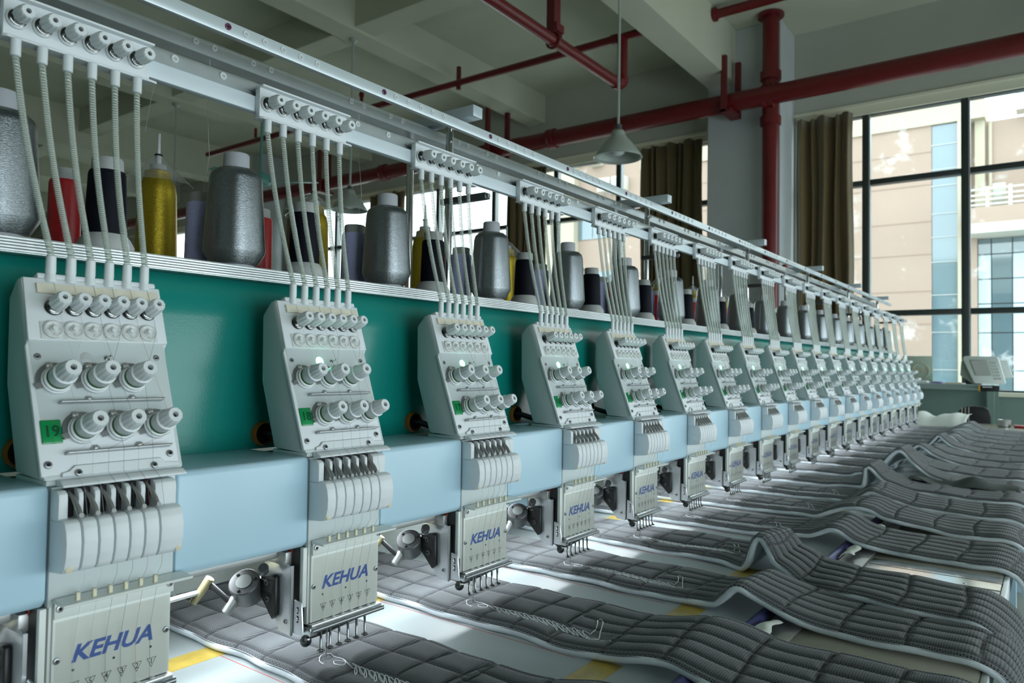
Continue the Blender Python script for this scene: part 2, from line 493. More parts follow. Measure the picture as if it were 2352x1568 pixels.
# ceiling beams
bm_i = 0
for y0, y1, zb in ((2.10, 2.43, 3.38), (5.10, 5.40, 3.60), (8.75, 9.05, 3.60), (11.5, 11.85, 3.38), (15.0, 15.3, 3.6), (18.6, 18.9, 3.6), (-1.2, -.9, 3.6)):
    struct('ceiling_beam', MB().box(X0, XW, y0, y1, zb, CZ + .01, .008), 'ceiling_paint')
for x0, x1 in ((4.85, 5.15), (1.55, 1.85), (-1.75, -1.45)):
    struct('ceiling_beam', MB().box(x0, x1, Y0, Y1, 3.63, CZ + .01, .008), 'ceiling_paint')

# windows in the end wall
wn = 0
def window(ya, yb, mulls, trans, ph_dark=True):
    global wn
    wn += 1
    w = root('window_%d' % wn, (XW + .12, (ya + yb) / 2, SILL), None, None, kind='structure')
    d = 'mullion_dark'
    ys = [ya] + mulls + [yb]
    zs = [SILL] + trans + [LINT - .1]
    for y in ys: obj('mullion', MB().box(XW + .06, XW + .17, y - .032, y + .032, SILL, LINT - .06, .004), d, w)
    for y in ys: obj('mullion_bead', MB().box(XW + .055, XW + .14, y - .050, y - .034, SILL, LINT - .06), 'mullion_alu', w)
    for z in zs:
        for a, b in zip(ys[:-1], ys[1:]):
            obj('transom', MB().box(XW + .062, XW + .168, a + .033, b - .051, z - .03, z + .03, .003), d, w)
    for a, b in zip(ys[:-1], ys[1:]):
        for c, e in zip(zs[:-1], zs[1:]):
            obj('pane', MB().box(XW + .105, XW + .111, a + .03, b - .03, c + .028, e - .028), 'window_glass', w, smooth=False)
T2 = [0.70, 2.165]
window(-3.55, 1.55, [-2.9, -1.95, -1.0, -.125, .825], T2)
window(2.62, 11.05, [3.93, 4.95, 6.09, 7.25, 8.42, 9.75], T2)
window(12.25, 16.75, [13.3, 14.4, 15.6], T2)
window(17.95, 21.55, [19.0, 20.3], T2)

# ------------------------------------------------------------------ curtains
def curtain(ya, yb, label, zt=LINT - .09):
    mb = MB(); n = 90; mz = 14
    L = yb - ya
    ph = random.random() * 6
    nf = max(4, int(L / .11))
    for k in range(mz + 1):
        t = k / mz
        z = SILL - .45 + (zt - SILL + .45) * t
        for i in range(n + 1):
            s = i / n
            s2 = s + .028 * math.sin(15 * s + ph) + .02 * math.sin(31 * s + 2 * ph)
            amp = .055 * (1 - .35 * t)
            x = XW - .10 + amp * math.sin(2 * math.pi * nf * s2 + ph + .5 * math.sin(5 * s + 2 * t)) + .015 * math.sin(17 * s + ph)
            zz = z
            if k == mz: zz += -.03 * abs(math.sin(math.pi * nf * .5 * s + ph))
            mb.v.append((x, ya + L * s + .01 * math.sin(9 * t + s * 7), zz))
    for k in range(mz):
        for i in range(n):
            a = k * (n + 1) + i
            mb.f.append((a, a + 1, a + n + 2, a + n + 1))
    c = obj('curtain', mb, 'curtain', angle=80)
    md = c.modifiers.new('thickness', 'SOLIDIFY'); md.thickness = .004
    tag(c, label, 'curtain', 'olive curtains on the end windows')
curtain(.92, 1.53, 'olive brown curtain gathered just right of the grey column')
curtain(2.66, 3.52, 'dark olive curtain gathered just left of the grey column')
curtain(4.97, 5.68, 'olive curtain behind the rails left of the nearer hanging lamp')
curtain(7.86, 8.66, 'olive curtain hanging behind the farther hanging lamp')
curtain(10.4, 11.0, 'narrow olive curtain at the far left end of the windows')

# ------------------------------------------------------------------ red fire pipes
PX, PZ = 7.70, 3.055
pr = root('fire_main_pipe', (PX, 4.0, PZ), 'thick red fire main running along the window wall below the ceiling', 'pipe')
obj('pipe', MB().tube([(PX, y, PZ + .002 * y * 0) for y in (-4.9, 0, 5, 10, 16, 22.8)], .105, 24), 'red_pipe', pr)
for y in (4.45, 7.6, 13.0, -2.0):
    obj('coupling', MB().lathe([(.112, -.06), (.128, -.055), (.128, -.02), (.120, -.015), (.120, .015), (.128, .02), (.128, .055), (.112, .06)], 24, axis_mtx((PX, y, PZ), (0, 1, 0))), 'red_pipe', pr)
for y, dx in ((2.08, -.14), (2.02, .14), (5.43, -.14), (5.30, .14), (9.0, -.14), (9.1, .14)):
    obj('hanger_bar', MB().box(PX + dx - .025, PX + dx + .025, y - .03, y + .03, PZ - .14, 3.62 if y > 3 else 3.55), 'red_dark', pr)
for y in (2.05, 5.36, 9.05):
    obj('hanger_saddle', MB().box(PX - .165, PX + .165, y - .06, y + .06, PZ - .15, PZ - .112), 'red_dark', pr)
vr = root('fire_riser_pipe', (7.80, 1.64, FZ), 'red vertical pipe standing in front of the grey column', 'pipe')
obj('pipe', MB().tube([(7.80, 1.64, FZ), (7.80, 1.64, 1), (7.80, 1.64, CZ)], .088, 24), 'red_pipe', vr)
for z in (2.80, 3.30):
    obj('coupling', MB().lathe([(.09, -.05), (.112, -.045), (.112, .045), (.09, .05)], 24, axis_mtx((7.80, 1.64, z), (0, 0, 1))), 'red_pipe', vr)
obj('valve_collar', MB().lathe([(.09, -.07), (.135, -.06), (.135, -.02), (.12, 0), (.135, .02), (.135, .06), (.09, .07)], 20, axis_mtx((7.74, 1.64, PZ), (0, 1, 0))), 'red_pipe', vr)
obj('gauge_stub', MB().lathe([(.02, 0), (.02, .16), (.035, .165), (.035, .2), (.01, .21)], 12, axis_mtx((7.74, 1.60, 1.15), (-.5, -1, 0))), 'red_pipe', vr)
obj('ceiling_collar', MB().lathe([(.14, 0), (.14, .03), (.1, .04)], 24, axis_mtx((7.80, 1.64, CZ - .04), (0, 0, 1))), 'red_pipe', vr)
sp = root('sprinkler_pipe', (6.26, 6.0, 3.42), 'thin red sprinkler branch crossing the ceiling parallel to the windows', 'pipe')
obj('pipe', MB().tube([(6.26, 2.43, 3.425), (6.26, 6, 3.425), (6.26, 10.2, 3.40)], .04, 16), 'red_pipe', sp)
obj('pipe_collar', MB().lathe([(.05, -.03), (.05, .03)], 16, axis_mtx((6.26, 2.75, 3.425), (0, 1, 0))), 'red_pipe', sp)
for y in (3.43, 6.55, 8.9):
    obj('sprinkler_head', MB().lathe([(.022, 0), (.022, .14), (.034, .15), (.034, .19), (.014, .22), (.012, .27)], 10, axis_mtx((6.26, y, 3.46), (0, 0, 1))), 'red_pipe', sp)
for y in (4.85, 7.9):
    obj('hanger_rod', MB().box(6.24, 6.28, y - .02, y + .02, 3.34, 3.62), 'red_dark', sp)
xp = root('sprinkler_feed_pipe', (4.0, 2.66, 2.92), 'red sprinkler feed pipe coming toward the camera and turning up at its end', 'pipe')
pth = [(-2.0, 2.66, 2.92), (2.0, 2.66, 2.92), (6.16, 2.66, 2.92), (6.22, 2.66, 2.93), (6.255, 2.66, 2.965), (6.26, 2.66, 3.03), (6.26, 2.66, 3.42)]
obj('pipe', MB().tube(pth, .052, 18), 'red_pipe', xp)
obj('elbow', MB().tube([(6.12, 2.66, 2.92), (6.2, 2.66, 2.925), (6.245, 2.66, 2.955), (6.26, 2.66, 3.0)], .066, 18), 'red_pipe', xp)
obj('hanger_rod', MB().box(4.93, 5.03, 2.62, 2.70, 2.98, 3.62), 'red_dark', xp)
obj('hanger_ring', MB().tube([(4.98 + 0, 2.66 + .068 * math.cos(a), 2.92 + .068 * math.sin(a)) for a in np.linspace(0, 2 * math.pi, 18, endpoint=False)], .012, 6, closed=True), 'red_dark', xp)
obj('hanger_clamp', MB().box(4.94, 5.06, 2.60, 2.66, 2.99, 3.06), 'red_dark', xp)
bp = root('branch_pipe', (7.27, 0.5, 3.93), 'short red pipe end poking from the big beam at the upper right', 'pipe')
obj('pipe', MB().tube([(7.27, 2.08, 3.90), (7.27, -2, 3.90)], .05, 16), 'red_pipe', bp)
obj('end_collar', MB().lathe([(.075, 0), (.075, .03), (.055, .04)], 16, axis_mtx((7.27, 2.09, 3.90), (0, -1, 0))), 'red_pipe', bp)

# ------------------------------------------------------------------ hanging lamps, ceiling fan
def lamp(x, y, ztop, zb, label, cordz=3.6):
    t = root('pendant_lamp', (x, y, zb), label, 'lamp', 'bell shaped pendant lamps')
    obj('cord', MB().tube([(x, y, ztop - .005), (x, y, cordz)], .012, 8), 'lamp_enamel', t)
    obj('canopy', MB().lathe([(.045, 0), (.045, .02), (.012, .045)], 14, axis_mtx((x, y, cordz), (0, 0, -1))), 'lamp_enamel', t)
    h = ztop - zb
    obj('socket', MB().lathe([(.018, 0), (.030, .005), (.030, .055), (.038, .06), (.038, .075)], 16, axis_mtx((x, y, ztop), (0, 0, -1))), 'motor_grey', t)
    prof = [(.195, 0), (.187, .02), (.150, .075), (.110, .125), (.080, .155), (.062, .18), (.055, .205), (.045, .225)]
    s = obj('lamp_shade', MB().lathe(prof, 36, Matrix.Translation((x, y, zb)), cap=False), 'lamp_enamel', t)
    md = s.modifiers.new('thickness', 'SOLIDIFY'); md.thickness = .004
    obj('shade_rim', MB().tube([(x + .195 * math.cos(a), y + .195 * math.sin(a), zb) for a in np.linspace(0, 2 * math.pi, 36, endpoint=False)], .006, 6, closed=True), 'lamp_inside', t)
    obj('bulb', MB().lathe([(.002, 0), (.03, .004), (.052, .02), (.060, .045), (.052, .075), (.032, .10), (.022, .15)], 20, Matrix.Translation((x, y, zb + .015))), 'bulb', t)
    return t
lamp(5.0, 2.02, 2.065, 1.79, 'grey bell lamp hanging in front of the window left of the column')
lamp(5.0, 5.29, 1.985, 1.72, 'grey bell lamp hanging farther back behind the coiled thread tubes')
fx, fy = 5.66, 7.87
fn = root('ceiling_fan', (fx, fy, 2.5), 'teal ceiling fan half hidden behind the second silver thread cone', 'fan')
obj('down_rod', MB().tube([(fx, fy, 2.55), (fx, fy, 3.95)], .018, 8), 'fan_teal', fn)
obj('canopy', MB().lathe([(.09, 0), (.09, .18), (.03, .22)], 16, axis_mtx((fx, fy, 4.0), (0, 0, -1))), 'fan_teal', fn)
obj('motor', MB().lathe([(.03, -.09), (.13, -.07), (.15, 0), (.13, .06), (.04, .09)], 20, Matrix.Translation((fx, fy, 2.55))), 'fan_teal', fn)
for k in range(3):
    a = math.radians(-54 + 120 * k)
    mt = Matrix.Translation((fx, fy, 2.52)) @ Matrix.Rotation(a, 4, 'Z') @ Matrix.Rotation(math.radians(10), 4, 'X')
    obj('blade', MB().box(.14, .78, -.06, .06, -.006, .006, .003, mtx=mt), 'fan_teal', fn)
hk = root('ceiling_hook_rod', (5.0, 8.9, 1.8), 'thin straight rod hanging from the far ceiling beam crossing', 'rod')
obj('rod', MB().tube([(5.0, 8.9, 1.8), (5.0, 8.9, 3.6)], .012, 6), 'lamp_enamel', hk)
obj('canopy', MB().lathe([(.05, 0), (.05, .02), (.012, .05)], 12, axis_mtx((5.0, 8.9, 3.6), (0, 0, -1))), 'lamp_enamel', hk)

# ------------------------------------------------------------------ outside: the building across the yard
struct('ground_outside', MB().box(XW + .3, 60, -50, 70, FZ - 3.3, FZ - 3.0), 'paving')
BX = 20.0
bd = root('office_building', (BX, 6.0, FZ - 3.0), 'peach tiled office building with blue glass across the yard', 'building')
GZ = FZ - 3.0
obj('wall', MB().box(BX, BX + 6, 1.50, 9.3, GZ, 6.05), 'facade_peach', bd, smooth=False)
obj('parapet', MB().box(BX - .06, BX + 6, .4, 9.3, 6.05, 6.48), 'facade_cream', bd, smooth=False)
for z in (1.2, 2.0, 2.9, 3.7, 4.6, 5.4):
    obj('tile_band', MB().box(BX - .012, BX + .01, 1.5, 9.3, z, z + .02), 'facade_band', bd, smooth=False)
# vertical glass strip
obj('pier', MB().box(BX - .10, BX + 6, .84, .95, GZ, 6.05), 'facade_cream', bd, smooth=False)
zz = [-2.6, -1.7, -.8, .1, 1.0, 1.9, 2.7, 3.3, 3.87, 4.55, 4.95, 5.55, 6.05]
for a, b in zip(zz[:-1], zz[1:]):
    obj('glass_pane', MB().box(BX + .02, BX + .06, .96, 1.49, a + .012, b - .012), 'facade_glass_blue', bd, smooth=False)
    obj('glazing_bar', MB().box(BX + .0, BX + .05, .95, 1.50, a - .012, a + .012), 'mullion_alu', bd, smooth=False)
obj('core_wall', MB().box(BX + .1, BX + 6, .95, 1.5, GZ, 6.05), 'black_metal', bd, smooth=False)
# right wing with a balcony over a glazed hall
obj('wall', MB().box(BX + .4, BX + 6, -8, .84, 3.35, 6.05), 'facade_peach', bd, smooth=False)
obj('wall', MB().box(BX - .1, BX + 6, .56, .84, GZ, 3.35), 'facade_peach', bd, smooth=False)
obj('pilaster', MB().box(BX + .2, BX + .42, .42, .62, 3.35, 6.05), 'facade_cream', bd, smooth=False)
obj('balcony_slab', MB().box(BX - .8, BX + .6, -8, .80, 3.42, 3.78), 'facade_peach', bd, smooth=False)
obj('balcony_soffit', MB().box(BX - .8, BX + .6, -8, .80, 3.20, 3.42), 'facade_white', bd, smooth=False)
for z in (3.84, 3.95, 4.06, 4.19):
    obj('balcony_rail', MB().box(BX - .78, BX - .72, -8, .78, z - .02, z + .02), 'facade_white', bd, smooth=False)
for k in range(12):
    y = .74 - .43 * k
    obj('balcony_post', MB().box(BX - .80, BX - .70, y - .035, y + .035, 3.78, 4.24), 'facade_white', bd, smooth=False)
obj('balcony_box', MB().box(BX - .60, BX - .3, -.02, .22, 3.78, 4.33), 'facade_white', bd, smooth=False)
obj('drain_pipe', MB().tube([(BX + .34, .32, 3.8), (BX + .34, .32, 6.0)], .04, 8), 'facade_cream', bd)
obj('wall_unit', MB().box(BX - .05, BX + .4, -.6, -.2, 6.1, 6.6), 'facade_white', bd, smooth=False)
ys = [.56, .29, -.12, -.42, -.9, -1.5, -2.1, -2.7]
zs = [-4, -2.9, -1.9, -.9, .1, .98, 1.66, 2.24, 2.82, 3.2]
for yi, (a, b) in enumerate(zip(ys[:-1], ys[1:])):
    for zi, (c, e) in enumerate(zip(zs[:-1], zs[1:])):
        lit = (yi in (0, 2, 4)) and zi < 8  # columns of panes that get the painted sky reflection
        obj('hall_pane', MB().box(BX + .1, BX + .14, b + .012, a - .012, c + .012, e - .012), 'pane_sky_reflection' if lit else 'facade_glass', bd, smooth=False)
obj('hall_wall', MB().box(BX + .2, BX + 6, -8, .56, GZ, 3.2), 'black_metal', bd, smooth=False)
# left wing with ribbon windows
obj('wall', MB().box(BX, BX + 6, 9.3, 11.5, GZ, 7.6), 'facade_peach', bd, smooth=False)
obj('wall', MB().box(BX - .3, BX + 6, 11.5, 12.6, GZ, 8.2), 'facade_cream', bd, smooth=False)
for z0 in (2.3, 4.1):
    for k in range(4):
        ya = 9.35 + .535 * k
        obj('ribbon_pane', MB().box(BX - .03, BX + .02, ya + .015, ya + .52, z0, z0 + .75), 'facade_glass_blue', bd, smooth=False)
for y, z in ((9.7, 5.5), (10.2, 5.5), (9.75, 6.7), (10.6, 6.4)):
    u = obj('air_conditioner', MB().box(BX - .38, BX, y, y + .42, z, z + .42, .02), 'facade_white', bd)
    obj('fan_grille', MB().lathe([(.15, 0), (.15, .01)], 16, axis_mtx((BX - .385, y + .21, z + .21), (-1, 0, 0))), 'mullion_alu', u)

# ================================================================== THE MACHINE
MX0, MX1 = -0.62, 6.14
TBL = -0.370
mf = root('embroidery_machine_frame', (2.8, .1, FZ), 'long pale blue beam and teal back panel carrying the row of heads', 'machine')
for i in range(-1, NH):
    a = i * PITCH + .1315 if i >= 0 else MX0
    b = (i + 1) * PITCH - .0065 if i < NH - 1 else MX1
    mb = MB()
    poly = [(.13, -.180), (-.009, -.180), (-.017, -.172), (-.017, -.059), (-.012, -.054), (.13, -.054)]
    mb.prism(poly, a, b, 'x', .0035, 2)
    obj('beam_cover', mb, 'beam_blue', mf)
obj('inner_beam', MB().box(MX0 + .01, MX1 - .01, -.002, .125, -.176, -.060), 'black_metal', mf)
obj('under_rail', MB().box(MX0 + .02, MX1 - .02, .03, .125, -.20, -.181, .003), 'steel_rough', mf)
poly = [(.130, -.056), (.130, .140), (.132, .158), (.137, .174), (.144, .187), (.153, .197), (.165, .2034), (.50, .2034), (.50, -.056)]
obj('teal_panel', MB().prism(poly, MX0, MX1 + .02, 'x'), 'teal_paint', mf, angle=25)
for i in range(NH):
    x = i * PITCH + .018
    ring = MB().lathe([(.0158, -.008), (.0182, -.008), (.0190, 0), (.0178, .006), (.0158, .006), (.0158, -.008)], 24, axis_mtx((x, .126, -.033), (0, -1, 0)), cap=False)
    g = obj('cable_grommet', ring, 'orange_rubber', mf)
    obj('cable_hole', MB().lathe([(.0158, 0), (.0158, .002)], 20, axis_mtx((x, .129, -.033), (0, -1, 0))), 'dark_hole', g)
    obj('cable', MB().tube([(x, .135, -.033), (x + .004, .11, -.034), (x + .012, .09, -.040), (x + .03, .07, -.047), (x + .045, .05, -.049)], .006, 8), 'black_metal', g)
for sx in (MX0 + .1, 1.5, 3.6, MX1 - .15):
    obj('stand', MB().box(sx - .05, sx + .05, .465, .58, FZ, .19, .006), 'beam_blue', mf)
obj('end_cover', MB().box(MX1 + .0, MX1 + .03, -.02, .14, -.20, -.04, .004), 'ivory_plate', mf)
# work light under the beam
ledb = MB().box(MX0 + .05, MX1 - .05, .098, .114, -.206, -.200)
mat('work_led', (0.9, 0.95, 1.0), 0.4, emit=(0.86, 0.95, 1.0), estr=2.0)
obj('work_light_strip', ledb, 'work_led', mf)
ld = bpy.data.lights.new('under_beam_work_light', 'AREA'); ld.shape = 'RECTANGLE'
ld.size = MX1 - MX0 - .1; ld.size_y = .02; ld.energy = 21.0; ld.spread = math.radians(150); ld.color = (.88, .95, 1.0)
lo = bpy.data.objects.new('under_beam_work_light', ld); lo.location = ((MX0 + MX1) / 2, .106, -.2075 + ZB); COL.objects.link(lo)

# spool shelf: ribbed aluminium front edge
sh = root('spool_shelf', (2.8, .33, .194), 'long shelf with a ribbed aluminium edge above the teal panel', 'shelf')
poly = [(.50, .2035), (.143, .2035), (.143, .2045)]
zr = .2045
for k in range(5):
    poly += [(.140, zr + .0006), (.140, zr + .0026), (.1425, zr + .0032)]
    zr += .0036
poly += [(.143, .2235), (.50, .2235)]
obj('ribbed_edge', MB().prism(poly, MX0, MX1, 'x'), 'aluminium', sh, angle=20)
obj('back_lip', MB().box(MX0, MX1, .500, .506, .2035, .232, .001), 'aluminium', sh)

# ------------------------------------------------------------------ thread rack above the shelf
rk = root('thread_guide_rack', (2.8, .25, .2235), 'white eyelet rails on chrome posts above the thread cones', 'rack')
r3 = obj('front_eyelet_rail', MB().box(MX0, MX1 - .02,   .172, .184, .5822, .6042, .0015), 'rail_white', rk)
poly = [(.268, .580), (.268, .598), (.270, .605), (.276, .609), (.286, .611), (.296, .608), (.301, .600), (.301, .580)]
r2 = obj('rear_eyelet_rail', MB().prism(poly, MX0, MX1, 'x', .001, 1), 'rail_tube', rk)
poly = [(.116, .470), (.116, .491), (.119, .499), (.126, .504), (.136, .505), (.144, .500), (.148, .492), (.148, .470)]
r1 = obj('lower_eyelet_rail', MB().prism(poly, MX0, MX1, 'x', .001, 1), 'rail_tube', rk)
obj('mounting_bar', MB().box(MX0, MX1, .100, .114, .449, .4725, .0012), 'bar_blue_white', rk)
ep = [(.0022, -.004), (.0048, -.004), (.0056, -.0015), (.0052, .0015), (.0040, .0022), (.0024, .0010), (.0022, -.004)]
def eyelet(rail, x, y, z, m, src=None):
    if src is not None: return like(src, rail, (x - src['_x'], 0, 0))
    e = obj('eyelet', MB().lathe(ep, 16, axis_mtx((x, y, z), (0, -1, 0)), cap=False), m, rail)
    e['_x'] = x
    h = obj('eyelet_hole', MB().lathe([(.0022, 0), (.0022, .001)], 10, axis_mtx((x, y + .0005, z), (0, -1, 0))), 'core_grey' if m == 'eyelet_white' else 'dark_hole', rail)
    h['_x'] = x
    return e, h
p0 = eyelet(r3, .299, .172, .5945, 'eyelet_purple'); w0 = eyelet(r3, .330, .172, .5945, 'eyelet_white')
for i in range(-2, NH - 1):
    for s in p0:
        if i: eyelet(r3, .299 + i * PITCH, 0, 0, None, s)
    for k in range(5):
        if i == 0 and k == 0: continue
        for s in w0: eyelet(r3, .330 + .0352 * k + i * PITCH, 0, 0, None, s)
q0 = eyelet(r2, .302, .268, .597, 'eyelet_white')
for i in range(-2, NH - 1):
    for dx in (0, .033, .107, .143):
        if i == 0 and dx == 0: continue
        for s in q0: eyelet(r2, .302 + dx + i * PITCH, 0, 0, None, s)
t0 = eyelet(r1, .185, .116, .4915, 'eyelet_white')
for i in range(-2, NH):
    for dx in (0, .073):
        if i == 0 and dx == 0: continue
        for s in t0: eyelet(r1, .185 + dx + i * PITCH, 0, 0, None, s)
for k in range(-1, 6):
    bx = .88 + .99 * k
    if bx < MX0 or bx > MX1 + .2: continue
    bx = min(bx, MX1 - .03)
    br = obj('cross_bracket', MB().box(bx - .016, bx + .016, .145, .40, .6112, .6360, .0015), 'bracket_grey', rk)
    for y in (.225, .345):
        obj('post', MB().tube([(bx, y, .2235), (bx, y, .45), (bx, y, .6112)], .0085, 14), 'chrome', rk)
    obj('clamp_arm', MB().box(bx - .010, bx + .010, .114, .243, .430, .444, .003), 'motor_grey', rk)
    obj('clamp_screw', MB().lathe([(.005, 0), (.005, .004)], 10, axis_mtx((bx, .1145, .437), (0, -1, 0))), 'screw_metal', rk)

# ================================================================== ONE HEAD (the nearest), then its copies
TS = .372
cs = 1 / math.sqrt(1 + TS * TS)
PM = Matrix(((1, 0, 0, 0), (0, TS * cs, -cs, .0013), (0, cs, TS * cs, 0), (0, 0, 0, 1)))     # panel u, v, off -> scene
def pan(u, v, off): return PM @ Vector((u, v, off))
def pm(u, v, off=0.0): return PM @ Matrix.Translation((u, v, off))

h = root('embroidery_unit', (.06, .0, -.30), None, 'sewing head', 'embroidery heads along the beam')
# casing behind the sloping panel
poly = [(.058, .168), (.070, .166), (.089, .146), (.087, .048), (.054, -.047), (-.020, -.050), (-.016, -.040)]
obj('casing', MB().prism([(y + .003, z) for y, z in poly], -.0125, .1395, 'x', .004, 2), 'case_grey', h)
pnl = obj('front_panel', MB().prism([(-.0145, -.0475), (.1345, -.0475), (.1400, .098), (.1435, .103), (.1445, .180), (-.0105, .180), (-.0125, .103), (-.0150, .098)], -.006, 0, 'z', .0022, 2, mtx=PM), 'white_plastic', h)
obj('panel_step', MB().prism([(-.0125, .103), (.1425, .103), (.1435, .178), (-.0105, .178)], -.002, .0035, 'z', .0018, 2, mtx=PM), 'white_plastic', h)
# tube connectors on the top edge
obj('connector_bar', MB().box(.004, .1385, .178, .1845, -.014, .004, .0018, mtx=PM), 'white_plastic', h)
src = None
for k in range(6):
    u = .0162 + .0213 * k
    mb = MB().lathe([(.0062, -.012), (.0062, -.006), (.0050, -.003), (.0056, 0), (.0052, .0175), (.0040, .0185)], 18, axis_mtx((u + .0012, .0605, .176), (0, -.02, 1)))
    obj('tube_socket', mb, 'knob_white', h)
# felt wiper strip
obj('felt_strip', MB().box(.001, .138, .1585, .1705, .003, .007, .0006, mtx=PM), 'felt', h)
# upper six tensioners
capprof = [(.0080, .010), (.0094, .0115), (.0092, .024), (.0078, .0305), (.0066, .0315), (.0028, .0315), (.0026, .027)]
for k in range(6):
    u = .0165 + .0211 * k; v = .1425
    t = obj('tension_knob', MB().lathe(capprof, 40, pm(u, v, .0035), ribs=(1, 3, .07)), 'knob_white', h, angle=28)
    obj('spring_discs', MB().lathe([(.0095, 0), (.0098, .0012), (.0072, .0018), (.0088, .0026), (.0092, .0034), (.0068, .0042), (.0084, .005), (.0066, .006), (.0078, .0072), (.0062, .0084), (.0074, .0098)], 24, pm(u, v, .0035)), 'dark_chrome', t, angle=25)
    obj('knob_bore', MB().lathe([(.0027, 0), (.0027, .0006)], 12, pm(u, v, .0035 + .0268)), 'dark_chrome', t)
# clear thread wheels
for k in range(6):
    u = .0128 + .0211 * k; v = .1155
    t = obj('thread_wheel', MB().lathe([(.0100, 0), (.0104, .001), (.0104, .0035), (.0088, .0045), (.0068, .0030), (.0048, .0030), (.0042, .0048), (.0026, .0052)], 28, pm(u, v, .0036)), 'clear_white', h)
    obj('wheel_hub', MB().lathe([(.0030, 0), (.0030, .0022), (.0022, .003)], 14, pm(u, v, .0086)), 'knob_white', t)
    for j in range(8):
        if j % 2: continue
        a = j * math.pi / 4
        obj('wheel_mark', MB().box(.0050, .0064, -.0004, .0004, 0, .0003, mtx=pm(u, v, .0068) @ Matrix.Rotation(a, 4, 'Z')), 'steel_rough', t, small=True)
obj('wheel_frame', MB().box(.000, .130, .1045, .1255, .0025, .0048, .0010, mtx=PM), 'clear_white', h)
# light and toggle
led = obj('indicator_light', MB().lathe([(.0068, 0), (.0068, .0014), (.0045, .0026), (.001, .003)], 20, pm(.0450, .0842, 0)), 'led_green', h)
tg = obj('toggle_switch', MB().lathe([(.0032, 0), (.0032, .0018), (.0018, .0022), (.0012, .0022), (.0014, .009), (.0010, .0105)], 12, pm(.0676, .0836, 0)), 'chrome', h, small=False)
# panel screws
def screw(u, v, par, r=.0042, mtx=None, m='screw_metal', sub=True):
    mt = mtx if mtx is not None else pm(u, v, 0)
    s = obj('screw', MB().lathe([(r, 0), (r, .0008), (r * .88, .0016), (r * .5, .0019), (r * .42, .0010)], 16, mt), m, par, small=False)
    if sub: obj('screw_recess', MB().lathe([(r * .42, 0), (r * .42, .0004)], 8, mt @ Matrix.Translation((0, 0, .0009))), 'dark_hole', s, small=True)
    return s
for u, v in ((-.0048, .0849), (.1261, .0853), (-.0068, -.0352), (.1243, -.0344)): screw(u, v, h)
# big tensioners: two rows of three
def big_tension(u, v):
    t = obj('main_tensioner', MB().lathe([(.0150, 0), (.0158, .001), (.0158, .0045), (.0140, .0055), (.0130, .0056), (.0146, .0066), (.0146, .0088), (.0128, .0096)], 36, pm(u, v, 0)), 'knob_white', h)
    obj('felt_ring', MB().lathe([(.0122, 0), (.0126, .0003), (.0126, .0020), (.0122, .0026)], 32, pm(u, v, .0096)), 'green_felt', t)
    obj('drum', MB().lathe([(.0118, 0), (.0122, .0008), (.0120, .0120), (.0126, .0126), (.0126, .0146), (.0112, .0152)], 32, pm(u, v, .0122)), 'knob_white', t)
    obj('ribbed_knob', MB().lathe([(.0104, 0), (.0108, .001), (.0106, .009), (.0092, .0175), (.0080, .0188), (.0034, .0188), (.0030, .014)], 48, pm(u, v, .0274), ribs=(1, 3, .07)), 'knob_white', t, angle=28)
    obj('knob_bore', MB().lathe([(.0031, 0), (.0031, .0006)], 12, pm(u, v, .0274 + .0138)), 'dark_chrome', t)
    mb = MB()
    arc = [(.0205 * math.cos(a), .0205 * math.sin(a)) for a in np.linspace(math.radians(62), math.radians(198), 14)]
    inn = [(.0158 * math.cos(a), .0158 * math.sin(a)) for a in np.linspace(math.radians(198), math.radians(62), 14)]
    mb.prism(arc + inn, 0, .0022, 'z', 0, mtx=pm(u, v, .0004))
    b = obj('check_spring_plate', mb, 'screw_metal', t)
    obj('plate_screw', MB().lathe([(.0034, 0), (.0034, .0022), (.0014, .003)], 12, pm(u - .006, v + .0172, .0026)), 'steel_rough', t)
    obj('plate_foot', MB().prism([(-.0225, -.004), (-.015, -.0015), (-.0145, -.0085), (-.0195, -.0095)], 0, .004, 'z', 0, mtx=pm(u, v, .0004)), 'lever_grey', t)
for u in (.0105, .0510, .0925): big_tension(u, .0570)
for u in (.0305, .0710, .1130): big_tension(u, .0000)
# thread guide bars
for v in (.0312, -.0254):
    g = obj('guide_bar', MB().box(.0105, .1245, v - .0012, v + .0012, 0, .010, .0005, mtx=PM), 'guide_steel', h)
    for u in (.042, .090):
        mb = MB().prism([(-.0065, 0), (.0065, 0), (.0042, .005), (.0025, .0078), (-.0025, .0078), (-.0042, .005)], .0002, .0016, 'z', 0, mtx=pm(u, v, 0))
        e = obj('bar_ear', mb, 'guide_steel', g)
        obj('ear_screw', MB().lathe([(.0026, 0), (.0026, .001), (.001, .002)], 12, pm(u, v + .0042, .0016)), 'steel', e, small=True)
# badge
bd0 = obj('number_badge', MB().box(-.0101, .0100, -.0130, .0130, 0, .0018, .0012, mtx=PM), 'badge_green', h, label='glossy green number badge')
# lower apron of the panel
obj('apron', MB().prism([(.0045, -.0500), (.1330, -.0500), (.1330, -.0455), (.116, -.0440), (.112, -.0385), (.018, -.0385), (.012, -.0440), (.0045, -.0455)], 0, .003, 'z', .0008, 1, mtx=PM), 'white_plastic', h)
obj('apron_lip', MB().prism([(-.0345, -.055), (-.0345, -.0525), (-.026, -.0485), (-.017, -.0485), (-.017, -.055)], -.001, .133, 'x', .0006, 1), 'white_plastic', h)
obj('casing_skirt', MB().box(-.010, .134, -.016, .062, -.0545, -.0490, .001), 'case_grey', h)
for u in (.0205, .1023): screw(u, -.0470, h, .0040, pm(u, -.0470, .003))

